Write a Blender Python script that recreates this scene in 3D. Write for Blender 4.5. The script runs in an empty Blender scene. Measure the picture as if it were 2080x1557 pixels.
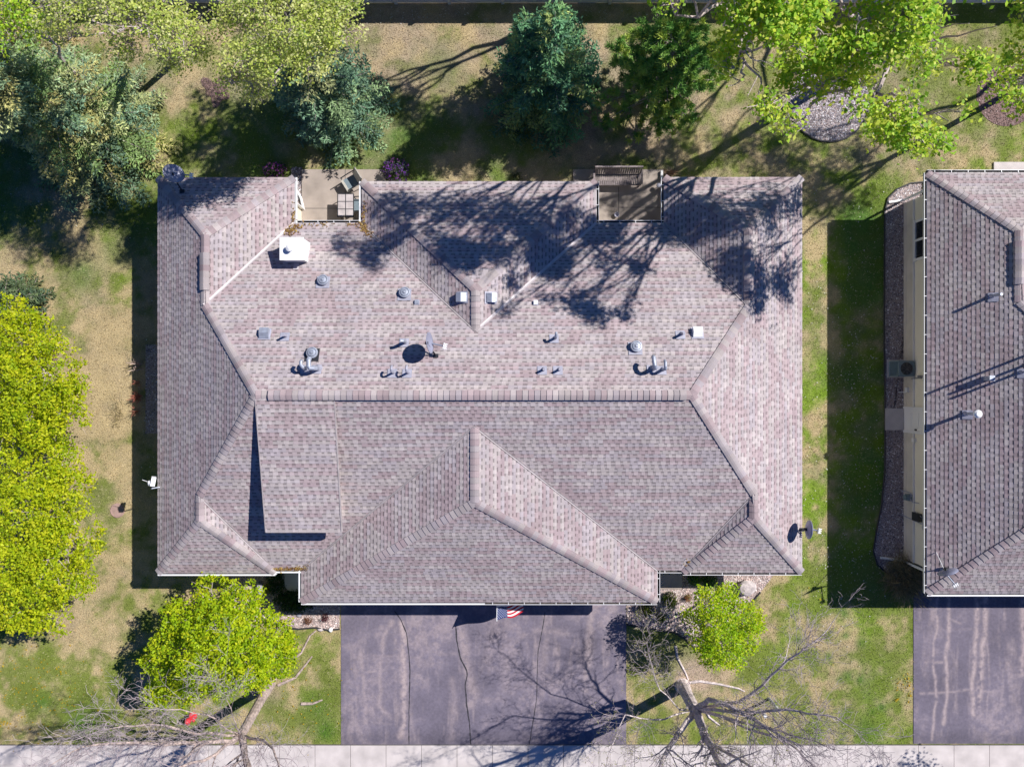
import bpy, math, random
import numpy as np
from mathutils import Vector, Matrix

# ------------------------------------------------------------------ camera, sky, sun, exposure
SC = bpy.context.scene
H, F, CX, CY = 30.4, 1440.0, 1040.0, 778.5           # drone height (m), focal length and centre in photo pixels
cam = bpy.data.cameras.new('camera'); cam.lens = F / 2080 * 36; cam.sensor_width = 36; cam.clip_end = 3000
camo = bpy.data.objects.new('camera', cam); camo.location = (0, 0, H); SC.collection.objects.link(camo); SC.camera = camo
SUNV = Vector((0.907, 0.478, 1.0)).normalized()       # towards the sun
W = bpy.data.worlds.new('World'); SC.world = W; W.use_nodes = True
sky = W.node_tree.nodes.new('ShaderNodeTexSky'); sky.sky_type = 'NISHITA'; sky.sun_disc = False
sky.sun_elevation = math.asin(SUNV.z); sky.sun_rotation = math.atan2(SUNV.x, SUNV.y)
sky.air_density = 1.0; sky.dust_density = 0.0; sky.ozone_density = 10.0
bg = W.node_tree.nodes['Background']; bg.inputs[1].default_value = 0.056
cool = W.node_tree.nodes.new('ShaderNodeVectorMath'); cool.operation = 'MULTIPLY'; cool.inputs[1].default_value = (0.50, 0.76, 1.15)   # camera white balance: shade is blue
W.node_tree.links.new(sky.outputs[0], cool.inputs[0]); W.node_tree.links.new(cool.outputs[0], bg.inputs[0])
sun = bpy.data.lights.new('sun', 'SUN'); sun.energy = 5.0; sun.angle = math.radians(0.53); sun.color = (1.0, 0.96, 0.92)
suno = bpy.data.objects.new('sun', sun); suno.location = (25, 14, 40)
suno.rotation_euler = (-SUNV).to_track_quat('-Z', 'Y').to_euler(); SC.collection.objects.link(suno)
SC.view_settings.view_transform = 'Standard'; SC.view_settings.look = 'None'
SC.view_settings.exposure = 0.34; SC.view_settings.gamma = 1.0
SC.cycles.max_bounces = 6; SC.cycles.transparent_max_bounces = 8

RNG = np.random.default_rng(7); random.seed(7)
COL = SC.collection

# ------------------------------------------------------------------ helpers
def P(px, py, z=0.0):
    return Vector(((px - CX) * (H - z) / F, (CY - py) * (H - z) / F, z))

WL = {}
def empty(name, loc, label, cat, group=None):
    o = bpy.data.objects.new(name, None); COL.objects.link(o); o.location = loc; o.empty_display_size = 0.2
    o['label'] = label; o['category'] = cat
    if group: o['group'] = group
    WL[o.name] = Vector(loc)
    return o
def tag(o, label=None, cat=None, group=None, kind=None):
    if label: o['label'] = label
    if cat: o['category'] = cat
    if group: o['group'] = group
    if kind: o['kind'] = kind
    return o
def link(name, me, m, parent=None):
    if m is not None:
        for mm in (m if isinstance(m, (list, tuple)) else [m]): me.materials.append(mm)
    o = bpy.data.objects.new(name, me); COL.objects.link(o)
    if parent is not None:
        o.parent = parent; o.location = -WL[parent.name]
    WL[o.name] = Vector((0, 0, 0))
    return o

class MB:
    def __init__(s): s.v = []; s.f = []; s.c = []; s.m = []
    def add(s, vs, fs, col=(1, 1, 1), mi=0):
        b = len(s.v); s.v += [tuple(v) for v in vs]
        for f in fs: s.f.append([b + i for i in f]); s.c.append(col); s.m.append(mi)
    def box(s, c, d, rz=0.0, col=(1, 1, 1), mi=0, M=None):
        x, y, z = d[0] / 2, d[1] / 2, d[2] / 2
        vs = [Vector((a * x, b * y, e * z)) for a in (-1, 1) for b in (-1, 1) for e in (-1, 1)]
        R = M if M is not None else Matrix.Rotation(rz, 3, 'Z')
        vs = [R @ v + Vector(c) for v in vs]
        s.add(vs, [(0, 1, 3, 2), (4, 6, 7, 5), (0, 4, 5, 1), (2, 3, 7, 6), (0, 2, 6, 4), (1, 5, 7, 3)], col, mi)
    def tube(s, pts, rad, n=8, col=(1, 1, 1), mi=0, cap=True):
        pts = [Vector(p) for p in pts]; k = len(pts)
        if not hasattr(rad, '__len__'): rad = [rad] * k
        vs = []; ref = None
        for i, p in enumerate(pts):
            d = (pts[min(i + 1, k - 1)] - pts[max(i - 1, 0)])
            if d.length < 1e-9: d = Vector((0, 0, 1))
            d.normalize()
            if ref is None: ref = d.orthogonal().normalized()
            u = (ref - d * ref.dot(d))
            u = u.normalized() if u.length > 1e-6 else d.orthogonal().normalized()
            ref = u; w = d.cross(u)
            for j in range(n):
                a = 2 * math.pi * j / n
                vs.append(p + (u * math.cos(a) + w * math.sin(a)) * rad[i])
        fs = [(i * n + j, i * n + (j + 1) % n, (i + 1) * n + (j + 1) % n, (i + 1) * n + j) for i in range(k - 1) for j in range(n)]
        if cap: fs += [tuple(reversed(range(n))), tuple(range((k - 1) * n, k * n))]
        s.add(vs, fs, col, mi)
    def lathe(s, prof, c, n=20, axis=None, col=(1, 1, 1), mi=0):
        q = Vector(axis).normalized().to_track_quat('Z', 'Y').to_matrix() if axis is not None else Matrix.Identity(3)
        vs = [q @ Vector((r * math.cos(2 * math.pi * j / n), r * math.sin(2 * math.pi * j / n), z)) + Vector(c) for r, z in prof for j in range(n)]
        k = len(prof)
        fs = [(i * n + j, i * n + (j + 1) % n, (i + 1) * n + (j + 1) % n, (i + 1) * n + j) for i in range(k - 1) for j in range(n)]
        fs += [tuple(reversed(range(n))), tuple(range((k - 1) * n, k * n))]
        s.add(vs, fs, col, mi)
    def prism(s, outline, z0, z1, col=(1, 1, 1), mi=0):
        n = len(outline); vs = [(x, y, z0) for x, y in outline] + [(x, y, z1) for x, y in outline]
        s.add(vs, [tuple(reversed(range(n))), tuple(range(n, 2 * n))] + [(i, (i + 1) % n, n + (i + 1) % n, n + i) for i in range(n)], col, mi)
    def build(s, name, m, parent=None, smooth=False, col=False):
        me = bpy.data.meshes.new(name); me.from_pydata(s.v, [], s.f)
        if smooth: me.polygons.foreach_set('use_smooth', [True] * len(s.f))
        if any(s.m): me.polygons.foreach_set('material_index', s.m)
        if col: set_col(me, np.array(s.c, dtype=np.float32))
        me.validate(); me.update()
        return link(name, me, m, parent)

def set_col(me, c, domain='FACE'):
    a = me.attributes.new('Col', 'FLOAT_COLOR', domain)
    rgba = np.ones((len(c), 4), np.float32); rgba[:, :3] = c
    a.data.foreach_set('color', rgba.ravel())
def quads(name, V, C, m, parent=None):
    """V (n,4,3) quads, C (n,3) colours -> one mesh object"""
    n = len(V); me = bpy.data.meshes.new(name)
    me.vertices.add(n * 4); me.vertices.foreach_set('co', V.astype(np.float32).ravel())
    me.loops.add(n * 4); me.loops.foreach_set('vertex_index', np.arange(n * 4, dtype=np.int32))
    me.polygons.add(n); me.polygons.foreach_set('loop_start', np.arange(0, n * 4, 4, dtype=np.int32))
    me.polygons.foreach_set('loop_total', np.full(n, 4, np.int32))
    set_col(me, C); me.update(calc_edges=True)
    return link(name, me, m, parent)
def unit(a): return a / np.maximum(np.linalg.norm(a, axis=-1, keepdims=True), 1e-9)
def fbm(x, y, scale, seed, octv=4, gain=0.5):
    out = np.zeros_like(x); amp = 1.0; tot = 0
    for o in range(octv):
        r = np.random.default_rng(seed + o * 31); g = r.random((64, 64))
        u = x / scale; v = y / scale
        iu = np.floor(u).astype(int); iv = np.floor(v).astype(int)
        fu = u - iu; fv = v - iv; fu = fu * fu * (3 - 2 * fu); fv = fv * fv * (3 - 2 * fv)
        a = g[iu % 64, iv % 64]; b = g[(iu + 1) % 64, iv % 64]; c = g[iu % 64, (iv + 1) % 64]; d = g[(iu + 1) % 64, (iv + 1) % 64]
        out += amp * ((a * (1 - fu) + b * fu) * (1 - fv) + (c * (1 - fu) + d * fu) * fv)
        tot += amp; amp *= gain; scale *= 0.5
    return out / tot
def dist_poly(x, y, pts):
    d = np.full(x.shape, 1e9)
    for (x0, y0), (x1, y1) in zip(pts[:-1], pts[1:]):
        dx, dy = x1 - x0, y1 - y0; L = dx * dx + dy * dy + 1e-12
        t = np.clip(((x - x0) * dx + (y - y0) * dy) / L, 0, 1)
        d = np.minimum(d, np.hypot(x - x0 - t * dx, y - y0 - t * dy))
    return d
def inside(x, y, poly):
    r = np.zeros(x.shape, bool); n = len(poly); j = n - 1
    for i in range(n):
        xi, yi = poly[i]; xj, yj = poly[j]
        cond = ((yi > y) != (yj > y)) & (x < (xj - xi) * (y - yi) / (yj - yi + 1e-12) + xi)
        r ^= cond; j = i
    return r

# ------------------------------------------------------------------ materials
def mat(name, color, rough=0.7, metal=0.0, nscale=0.0, namt=0.25, bump=0.0, bscale=None, spec=0.5):
    m = bpy.data.materials.new(name); m.use_nodes = True; nt = m.node_tree; b = nt.nodes['Principled BSDF']
    b.inputs['Roughness'].default_value = rough; b.inputs['Metallic'].default_value = metal
    b.inputs['Specular IOR Level'].default_value = spec
    b.inputs['Base Color'].default_value = (*color, 1)
    if nscale:
        tc = nt.nodes.new('ShaderNodeTexCoord'); nz = nt.nodes.new('ShaderNodeTexNoise'); nz.inputs['Scale'].default_value = nscale
        nz.inputs['Detail'].default_value = 5
        nt.links.new(tc.outputs['Object'], nz.inputs['Vector'])
        rp = nt.nodes.new('ShaderNodeValToRGB')
        rp.color_ramp.elements[0].position = 0.3; rp.color_ramp.elements[1].position = 0.7
        rp.color_ramp.elements[0].color = (*[c * (1 - namt) for c in color], 1)
        rp.color_ramp.elements[1].color = (*[min(1, c * (1 + namt)) for c in color], 1)
        nt.links.new(nz.outputs['Fac'], rp.inputs[0]); nt.links.new(rp.outputs[0], b.inputs['Base Color'])
        if bump:
            bp = nt.nodes.new('ShaderNodeBump'); bp.inputs['Strength'].default_value = bump; bp.inputs['Distance'].default_value = 0.02
            if bscale:
                n2 = nt.nodes.new('ShaderNodeTexNoise'); n2.inputs['Scale'].default_value = bscale; n2.inputs['Detail'].default_value = 4
                nt.links.new(tc.outputs['Object'], n2.inputs['Vector']); nt.links.new(n2.outputs['Fac'], bp.inputs['Height'])
            else: nt.links.new(nz.outputs['Fac'], bp.inputs['Height'])
            nt.links.new(bp.outputs[0], b.inputs['Normal'])
    return m
def colmat(name, rough=0.8, grain=0.0, gscale=40, bump=0.0, bdist=0.02, transl=0.0, spec=0.3, grain2=0.0, g2scale=8):
    """colour from the mesh's own Col attribute, with fine procedural grain"""
    m = bpy.data.materials.new(name); m.use_nodes = True; nt = m.node_tree; b = nt.nodes['Principled BSDF']
    b.inputs['Roughness'].default_value = rough; b.inputs['Specular IOR Level'].default_value = spec
    at = nt.nodes.new('ShaderNodeAttribute'); at.attribute_name = 'Col'; src = at.outputs['Color']
    tc = nt.nodes.new('ShaderNodeTexCoord'); nz = None
    for amt, sc_ in ((grain, gscale), (grain2, g2scale)):
        if not amt: continue
        nz = nt.nodes.new('ShaderNodeTexNoise'); nz.inputs['Scale'].default_value = sc_; nz.inputs['Detail'].default_value = 3
        nt.links.new(tc.outputs['Object'], nz.inputs['Vector'])
        mr = nt.nodes.new('ShaderNodeMapRange'); mr.inputs[1].default_value = 0.3; mr.inputs[2].default_value = 0.7
        mr.inputs[3].default_value = 1 - amt; mr.inputs[4].default_value = 1 + amt
        nt.links.new(nz.outputs['Fac'], mr.inputs[0])
        mx = nt.nodes.new('ShaderNodeVectorMath'); mx.operation = 'SCALE'
        nt.links.new(src, mx.inputs[0]); nt.links.new(mr.outputs[0], mx.inputs['Scale']); src = mx.outputs[0]
    nt.links.new(src, b.inputs['Base Color'])
    if bump and nz is not None:
        bp = nt.nodes.new('ShaderNodeBump'); bp.inputs['Strength'].default_value = bump; bp.inputs['Distance'].default_value = bdist
        n2 = nt.nodes.new('ShaderNodeTexNoise'); n2.inputs['Scale'].default_value = gscale; n2.inputs['Detail'].default_value = 4
        nt.links.new(tc.outputs['Object'], n2.inputs['Vector'])
        nt.links.new(n2.outputs['Fac'], bp.inputs['Height']); nt.links.new(bp.outputs[0], b.inputs['Normal'])
    if transl:
        tr = nt.nodes.new('ShaderNodeBsdfTranslucent'); nt.links.new(src, tr.inputs['Color'])
        ms = nt.nodes.new('ShaderNodeMixShader'); ms.inputs[0].default_value = transl
        out = nt.nodes['Material Output']
        nt.links.new(b.outputs[0], ms.inputs[1]); nt.links.new(tr.outputs[0], ms.inputs[2]); nt.links.new(ms.outputs[0], out.inputs['Surface'])
    return m
M_ = {}
M_['shingle'] = colmat('asphalt_shingle', 0.9, 0.16, 55, 0.0, grain2=0.10, g2scale=1.1)
M_['deck'] = mat('roof_deck', (0.10, 0.085, 0.09), 0.95)
M_['leaf'] = colmat('leaf', 0.55, 0, transl=0.45)
M_['needle'] = colmat('needle', 0.6, 0, transl=0.12)
M_['bark'] = mat('bark', (0.42, 0.35, 0.325), 0.95, nscale=9, namt=0.4, bump=0.35, bscale=22)
M_['bark_bare'] = mat('grey_brown_bark', (0.56, 0.48, 0.455), 0.95, nscale=8, namt=0.4, bump=0.3, bscale=22)
M_['bark_pale'] = mat('pale_bark', (0.42, 0.33, 0.29), 0.95, nscale=7, namt=0.45, bump=1.0, bscale=18)
M_['twig'] = mat('twig_bark', (0.36, 0.30, 0.31), 0.95, nscale=6, namt=0.35)
M_['lawn'] = colmat('lawn', 0.95, 0.30, 26, 0.7, 0.05, spec=0.1, grain2=0.22, g2scale=75)
M_['blade'] = colmat('grass_blade', 0.8, 0, transl=0.25, spec=0.15)
M_['asphalt'] = colmat('asphalt', 0.9, 0.30, 90, 0.5, 0.01, spec=0.25, grain2=0.12, g2scale=9)
M_['crack'] = mat('crack_sealer', (0.035, 0.033, 0.04), 0.7)
M_['concrete'] = mat('concrete', (0.56, 0.505, 0.48), 0.9, nscale=1.6, namt=0.16, bump=0.2, bscale=60)
M_['patio'] = mat('patio_concrete', (0.36, 0.305, 0.265), 0.9, nscale=1.5, namt=0.18, bump=0.2, bscale=50)
M_['joint'] = mat('joint', (0.10, 0.095, 0.09), 0.95)
M_['white'] = mat('white_metal', (0.80, 0.80, 0.80), 0.45, nscale=2.0, namt=0.06)
M_['gutin'] = mat('gutter_dirt_shade', (0.10, 0.085, 0.08), 0.9, nscale=6, namt=0.5)  # debris plus the shade inside the trough, in one dark colour
M_['siding'] = mat('beige_siding', (0.78, 0.72, 0.60), 0.75, nscale=0.8, namt=0.05)
M_['base'] = mat('wall_base_panel', (0.62, 0.57, 0.50), 0.85, nscale=1.4, namt=0.12)
M_['trim'] = mat('white_trim', (0.74, 0.73, 0.74), 0.6)
M_['glass'] = mat('dark_glass', (0.012, 0.014, 0.016), 0.08, spec=0.6)
M_['galv'] = mat('galvanised', (0.36, 0.39, 0.46), 0.5, 0.35, nscale=7, namt=0.18)
M_['flash'] = mat('valley_metal', (0.55, 0.50, 0.50), 0.6, 0.15, nscale=3, namt=0.12)
M_['flashd'] = mat('dimmed_flashing', (0.36, 0.32, 0.32), 0.75, 0.0, nscale=3, namt=0.2)  # dimmer copy of the valley metal; weaker sunlight put into its colour
M_['dish'] = mat('dish_grey', (0.27, 0.28, 0.37), 0.4, 0.1, nscale=3, namt=0.08)
M_['dark'] = mat('dark_metal', (0.035, 0.037, 0.045), 0.5, 0.3)
M_['mid'] = mat('grey_metal', (0.25, 0.25, 0.27), 0.5, 0.5)
M_['lead'] = mat('pipe_grey', (0.36, 0.36, 0.43), 0.6, 0.1, nscale=6, namt=0.15)
M_['edging'] = mat('black_edging', (0.03, 0.03, 0.035), 0.6)
M_['gravelbed'] = mat('gravel_ground', (0.36, 0.29, 0.275), 0.95, nscale=28, namt=0.6, bump=0.8)
M_['pebble'] = colmat('pebble', 0.85, 0.2, 30)
M_['mulch'] = mat('mulch_ground', (0.20, 0.13, 0.115), 0.98, nscale=20, namt=0.6, bump=0.9)
M_['rock'] = mat('boulder_stone', (0.48, 0.42, 0.41), 0.9, nscale=5, namt=0.35, bump=0.8, bscale=9)
M_['rockg'] = mat('grey_boulder_stone', (0.30, 0.29, 0.33), 0.9, nscale=5, namt=0.4, bump=0.8, bscale=9)
M_['red'] = mat('red_paint', (0.60, 0.035, 0.05), 0.45, nscale=6, namt=0.15)
M_['vinyl'] = mat('fence_vinyl', (0.62, 0.64, 0.68), 0.5, nscale=1.5, namt=0.06)
M_['lid'] = mat('pink_brown_lid', (0.36, 0.24, 0.21), 0.85, nscale=5, namt=0.15)
M_['sling'] = mat('chair_sling', (0.16, 0.21, 0.24), 0.8, nscale=40, namt=0.2)
M_['slingp'] = mat('chair_frame_pale', (0.47, 0.45, 0.40), 0.6, nscale=10, namt=0.1)
M_['tile'] = mat('table_tile', (0.50, 0.45, 0.45), 0.3, nscale=3, namt=0.2)
M_['wood'] = mat('weathered_wood', (0.24, 0.20, 0.20), 0.85, nscale=12, namt=0.3)
M_['acgreen'] = mat('condenser_paint', (0.16, 0.22, 0.25), 0.5, nscale=4, namt=0.1)
M_['flagm'] = colmat('flag_cloth', 0.8, 0.06, 60, transl=0.2)
M_['stem'] = colmat('dry_stem', 0.8, 0, transl=0.1)
M_['road'] = mat('road_asphalt', (0.09, 0.09, 0.095), 0.9, nscale=30, namt=0.3)

# ------------------------------------------------------------------ ground
DRIVE = [P(691, 1150), P(696, 1511), P(1270, 1511), P(1273, 1150)]
DRIVE2 = [P(1861, 1150), P(1851, 1509), P(2480, 1509), P(2480, 1150)]
BED_L = [(470, 1160), (470, 1230), (520, 1262), (545, 1262), (575, 1272), (605, 1277), (640, 1274), (665, 1279), (690, 1277), (690, 1160)]
BED_R = [(1273, 1160), (1273, 1268), (1320, 1276), (1370, 1284), (1392, 1297), (1415, 1318), (1445, 1312), (1480, 1276), (1512, 1240), (1545, 1202), (1576, 1160)]
BED_N = [(1880, 369), (1850, 372), (1822, 384), (1804, 402), (1797, 430), (1796, 700), (1798, 850), (1797, 960), (1790, 1030), (1780, 1080), (1774, 1118), (1782, 1146), (1804, 1166), (1835, 1178), (1872, 1180), (1872, 369)]
BED_P = [(592, 340), (592, 470), (614, 470), (614, 340)]
BED_W = [(296, 700), (296, 880), (345, 880), (345, 700)]
def circ(cx, cy, r, n=28, sy=1.0): return [(cx + r * math.cos(2 * math.pi * i / n), cy + sy * r * math.sin(2 * math.pi * i / n)) for i in range(n)]
BED_T = circ(1685, 207, 81)
BED_M = circ(2045, 195, 62)
def blotch(cx, cy, r, seed, n=40):
    g = np.random.default_rng(seed); a = g.random(5) * 6.28
    return [(cx + r * (1 + sum(.13 * math.sin(k * t + a[k - 2]) for k in (2, 3, 4, 5, 6))) * math.cos(t), cy + r * (1 + sum(.13 * math.sin(k * t + a[k - 2]) for k in (2, 3, 4, 5, 6))) * math.sin(t)) for t in [6.2832 * i / n for i in range(n)]]
BED_ML = blotch(66, 712, 46, 3)
BED_MU = blotch(440, 184, 26, 4)

def lawn_colour(x, y):
    px = CX + x * F / H; py = CY - y * F / H
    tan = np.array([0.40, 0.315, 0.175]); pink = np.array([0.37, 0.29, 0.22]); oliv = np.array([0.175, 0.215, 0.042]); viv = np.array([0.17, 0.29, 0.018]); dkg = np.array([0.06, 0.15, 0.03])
    zones = [  # centre, sigma, weights of tan, pink, olive, vivid, dark
        ((215, 850), (110, 220), (.80, .12, .08, 0, 0)), ((215, 1180), (140, 80), (.62, .08, .30, 0, 0)),
        ((120, 1420), (170, 90), (.28, .02, .62, .08, 0)), ((640, 1400), (60, 100), (.28, .03, .62, .07, 0)),
        ((1660, 700), (26, 330), (.14, .03, .25, .58, 0)), ((1740, 800), (50, 420), (.02, .03, .15, .20, .60)),  # dark weight paints the neighbouring house's shade into this grass strip
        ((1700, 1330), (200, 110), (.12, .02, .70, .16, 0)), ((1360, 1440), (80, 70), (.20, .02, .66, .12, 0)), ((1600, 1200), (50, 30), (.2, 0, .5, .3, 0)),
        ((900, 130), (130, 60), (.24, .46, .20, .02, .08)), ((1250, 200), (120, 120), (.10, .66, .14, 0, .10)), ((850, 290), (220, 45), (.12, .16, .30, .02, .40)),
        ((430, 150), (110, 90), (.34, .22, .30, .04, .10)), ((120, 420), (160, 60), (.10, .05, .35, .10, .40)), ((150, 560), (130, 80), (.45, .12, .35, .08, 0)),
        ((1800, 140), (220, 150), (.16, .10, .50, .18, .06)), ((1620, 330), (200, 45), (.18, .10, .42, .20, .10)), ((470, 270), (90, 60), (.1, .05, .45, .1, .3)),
        ((1040, 778), (2600, 2600), (.004, .0, .006, .0, 0))]
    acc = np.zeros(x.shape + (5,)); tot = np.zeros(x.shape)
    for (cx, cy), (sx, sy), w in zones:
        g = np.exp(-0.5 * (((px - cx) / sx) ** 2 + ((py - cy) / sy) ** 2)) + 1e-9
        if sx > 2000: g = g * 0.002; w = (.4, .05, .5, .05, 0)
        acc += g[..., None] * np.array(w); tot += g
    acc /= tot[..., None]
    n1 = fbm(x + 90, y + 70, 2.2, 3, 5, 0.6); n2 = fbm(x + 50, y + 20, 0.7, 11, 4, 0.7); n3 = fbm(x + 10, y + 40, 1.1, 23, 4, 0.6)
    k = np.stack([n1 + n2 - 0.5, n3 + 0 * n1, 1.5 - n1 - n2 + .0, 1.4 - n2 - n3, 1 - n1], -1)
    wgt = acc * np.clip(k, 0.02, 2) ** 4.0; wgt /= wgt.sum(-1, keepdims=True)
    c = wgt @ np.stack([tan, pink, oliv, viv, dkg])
    # bright green clumps of the front lawn and bare soil round the big bare tree
    for cx, cy, r in ((1715, 1245, 9), (1750, 1305, 8), (1718, 1290, 6), (1682, 1333, 8), (1720, 1373, 9), (1705, 1380, 6), (1748, 1380, 7), (1718, 1445, 11), (1790, 1435, 6), (1772, 1444, 5), (1760, 1483, 12), (1620, 1298, 9), (1655, 1345, 8), (85, 1425, 14), (170, 1470, 26), (640, 1432, 22), (660, 1485, 18), (1320, 1480, 10), (900, 138, 26), (250, 500, 30), (165, 560, 26)):
        g = np.exp(-0.5 * ((px - cx) ** 2 + (py - cy) ** 2) / r ** 2) * np.clip(n2 * 2 - 0.2, 0, 1)
        c = c * (1 - .8 * g[..., None]) + .8 * g[..., None] * np.array([0.055, 0.15, 0.015])
    for cx, cy, r, a in ((1402, 1362, 34, .85), (1440, 1378, 26, .5), (540, 1402, 22, .7), (100, 700, 16, .6), (480, 180, 22, .5), (1290, 130, 40, .4), (1700, 120, 40, .4), (1850, 190, 50, .2), (1235, 340, 40, .4)):
        g = a * np.exp(-0.5 * ((px - cx) ** 2 + (py - cy) ** 2) / r ** 2) * np.clip(.4 + n2, 0, 1)
        c = c * (1 - g[..., None]) + g[..., None] * np.array([0.40, 0.30, 0.245])
    return np.clip(c * (0.72 + 0.56 * n2[..., None]), 0.004, 0.9)

def grid_sheet(name, xs, ys, z, colf, m):
    X, Y = np.meshgrid(xs, ys, indexing='xy'); nx, ny = len(xs), len(ys)
    co = np.stack([X, Y, np.full(X.shape, z)], -1).reshape(-1, 3)
    idx = np.arange(nx * ny).reshape(ny, nx)
    q = np.stack([idx[:-1, :-1], idx[:-1, 1:], idx[1:, 1:], idx[1:, :-1]], -1).reshape(-1, 4)
    me = bpy.data.meshes.new(name); me.vertices.add(len(co)); me.vertices.foreach_set('co', co.astype(np.float32).ravel())
    me.loops.add(q.size); me.loops.foreach_set('vertex_index', q.astype(np.int32).ravel())
    me.polygons.add(len(q)); me.polygons.foreach_set('loop_start', np.arange(0, q.size, 4, dtype=np.int32)); me.polygons.foreach_set('loop_total', np.full(len(q), 4, np.int32))
    set_col(me, colf(X, Y).reshape(-1, 3), 'POINT'); me.update(calc_edges=True)
    return link(name, me, m)
xs = np.concatenate([[-400, -150, -60, -35], np.arange(-25, 25.01, 0.09), [35, 60, 150, 400]])
ys = np.concatenate([[-400, -150, -60, -30], np.arange(-18.5, 19.01, 0.09), [30, 60, 150, 400]])
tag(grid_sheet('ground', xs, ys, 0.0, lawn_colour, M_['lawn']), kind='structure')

# asphalt driveways with worn light streaks and dark sealed cracks
STREAK1 = [([(795, 1262), (780, 1290), (775, 1330)], 6, .5), ([(815, 1265), (822, 1300), (820, 1345), (820, 1400), (822, 1460), (815, 1495)], 7, .9), ([(735, 1325), (738, 1360), (742, 1420), (744, 1470)], 6, .5),
           ([(772, 1345), (775, 1400), (770, 1430), (790, 1455)], 6, .5), ([(740, 1364), (765, 1362)], 3, .5), ([(935, 1275), (943, 1310), (950, 1350), (958, 1390), (965, 1410), (955, 1430)], 10, .55), ([(995, 1265), (1002, 1300), (990, 1340)], 12, .35),
           ([(1060, 1290), (1095, 1280), (1150, 1285)], 8, .35), ([(1030, 1250), (1025, 1330), (1030, 1400)], 12, .3), ([(1195, 1228), (1200, 1260), (1195, 1330), (1190, 1400)], 8, .6), ([(1110, 1240), (1108, 1330), (1100, 1390)], 9, .35), ([(835, 1450), (840, 1500)], 5, .4), ([(920, 1380), (925, 1440), (915, 1500)], 7, .3), ([(760, 1330), (850, 1335)], 3, .3), ([(720, 1460), (790, 1470)], 3, .25), ([(860, 1330), (940, 1325)], 4, .25)]
STREAK2 = [([(1901, 1205), (1902, 1270), (1896, 1340), (1898, 1420), (1893, 1500)], 3.2, .7), ([(1925, 1205), (1926, 1270), (1922, 1340), (1922, 1420), (1915, 1470)], 4, .8), ([(1984, 1205), (1983, 1290), (1975, 1380), (1975, 1450)], 5, .85), ([(2001, 1210), (2000, 1280), (1992, 1360), (1988, 1430)], 6, .85), ([(2076, 1220), (2078, 1290), (2072, 1370)], 7, .7),
           ([(1880, 1344), (1915, 1344)], 3, .5), ([(1870, 1407), (1935, 1404), (1965, 1399), (2020, 1405)], 3, .45), ([(2005, 1300), (2007, 1400), (2002, 1470)], 2.5, .4), ([(1925, 1255), (1950, 1265)], 3, .4), ([(2035, 1360), (2033, 1470)], 3, .35), ([(1885, 1280), (2000, 1275)], 3, .15), ([(1890, 1275), (1889, 1340)], 3, .2)]
def drive_colour(streaks, seed):
    def fn(x, y):
        px = CX + x * F / H; py = CY - y * F / H
        n1 = fbm(x + 40, y + 40, 1.6, seed, 5, .6); n2 = fbm(x + 40, y + 40, .25, seed + 5, 3, .7); n3 = fbm(x * 3 + 90, y * .5 + 40, 1.0, seed + 9, 4, .6)
        c = np.array([0.165, 0.145, 0.185]) * (0.66 + 0.68 * n1[..., None])
        wob = 5 * (fbm(x + 33, y + 12, .8, seed + 21, 3) - .5)
        pale = np.array([0.42, 0.34, 0.335])
        a = np.maximum(np.clip((n3 - .52) * 2.4, 0, .45) * np.clip(n2 * 1.8 - .3, 0, 1), np.clip((n1 - .50) * 2.6, 0, .42) * np.clip(n2 * 2.6 - .8, 0, 1))
        for pts, w, s in streaks:
            d = dist_poly(px + wob * 2, py, pts)
            a = np.maximum(a, s * np.exp(-(d / w) ** 2) * np.clip(n2 * 2.8 - .45, 0, 1))
        c = c * (1 - a[..., None]) + pale * a[..., None]
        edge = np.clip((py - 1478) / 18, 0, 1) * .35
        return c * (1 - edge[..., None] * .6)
    return fn
dx0, dx1 = P(693, 0).x, P(1272, 0).x
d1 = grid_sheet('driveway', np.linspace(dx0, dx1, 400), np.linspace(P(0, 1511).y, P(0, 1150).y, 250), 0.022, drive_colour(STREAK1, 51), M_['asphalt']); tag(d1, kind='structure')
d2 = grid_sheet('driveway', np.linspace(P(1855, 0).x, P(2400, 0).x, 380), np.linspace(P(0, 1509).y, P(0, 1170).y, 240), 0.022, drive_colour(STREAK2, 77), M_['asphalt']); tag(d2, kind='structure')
def strip(mb, pts, w, z, jit=0.0):
    pts = [Vector((*P(a, b).xy, z)) for a, b in pts]; out = []
    for a, b in zip(pts[:-1], pts[1:]):
        n = max(2, int((b - a).length / .12))
        for i in range(n): out.append(a.lerp(b, i / n) + Vector((random.uniform(-jit, jit), random.uniform(-jit, jit), 0)))
    out.append(pts[-1])
    for i, (a, b) in enumerate(zip(out[:-1], out[1:])):
        d = (b - a).normalized(); nrm = Vector((-d.y, d.x, 0)) * w * random.uniform(.6, 1.2)
        mb.add([a - nrm, b - nrm, b + nrm, a + nrm], [(0, 1, 2, 3)])
for pts, w in (([(802, 1240), (815, 1258), (826, 1285), (831, 1330), (833, 1360), (831, 1440), (831, 1510)], .022), ([(926, 1270), (928, 1300), (935, 1335), (948, 1360), (949, 1370), (945, 1390), (948, 1430), (954, 1470), (956, 1510)], .028), ([(1107, 1242), (1103, 1270), (1093, 1320), (1091, 1370), (1090, 1420), (1080, 1480), (1075, 1510)], .016)):
    mb = MB(); strip(mb, pts, w, 0.0265, .006); mb.build('crack_seal', M_['crack'], d1)
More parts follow.
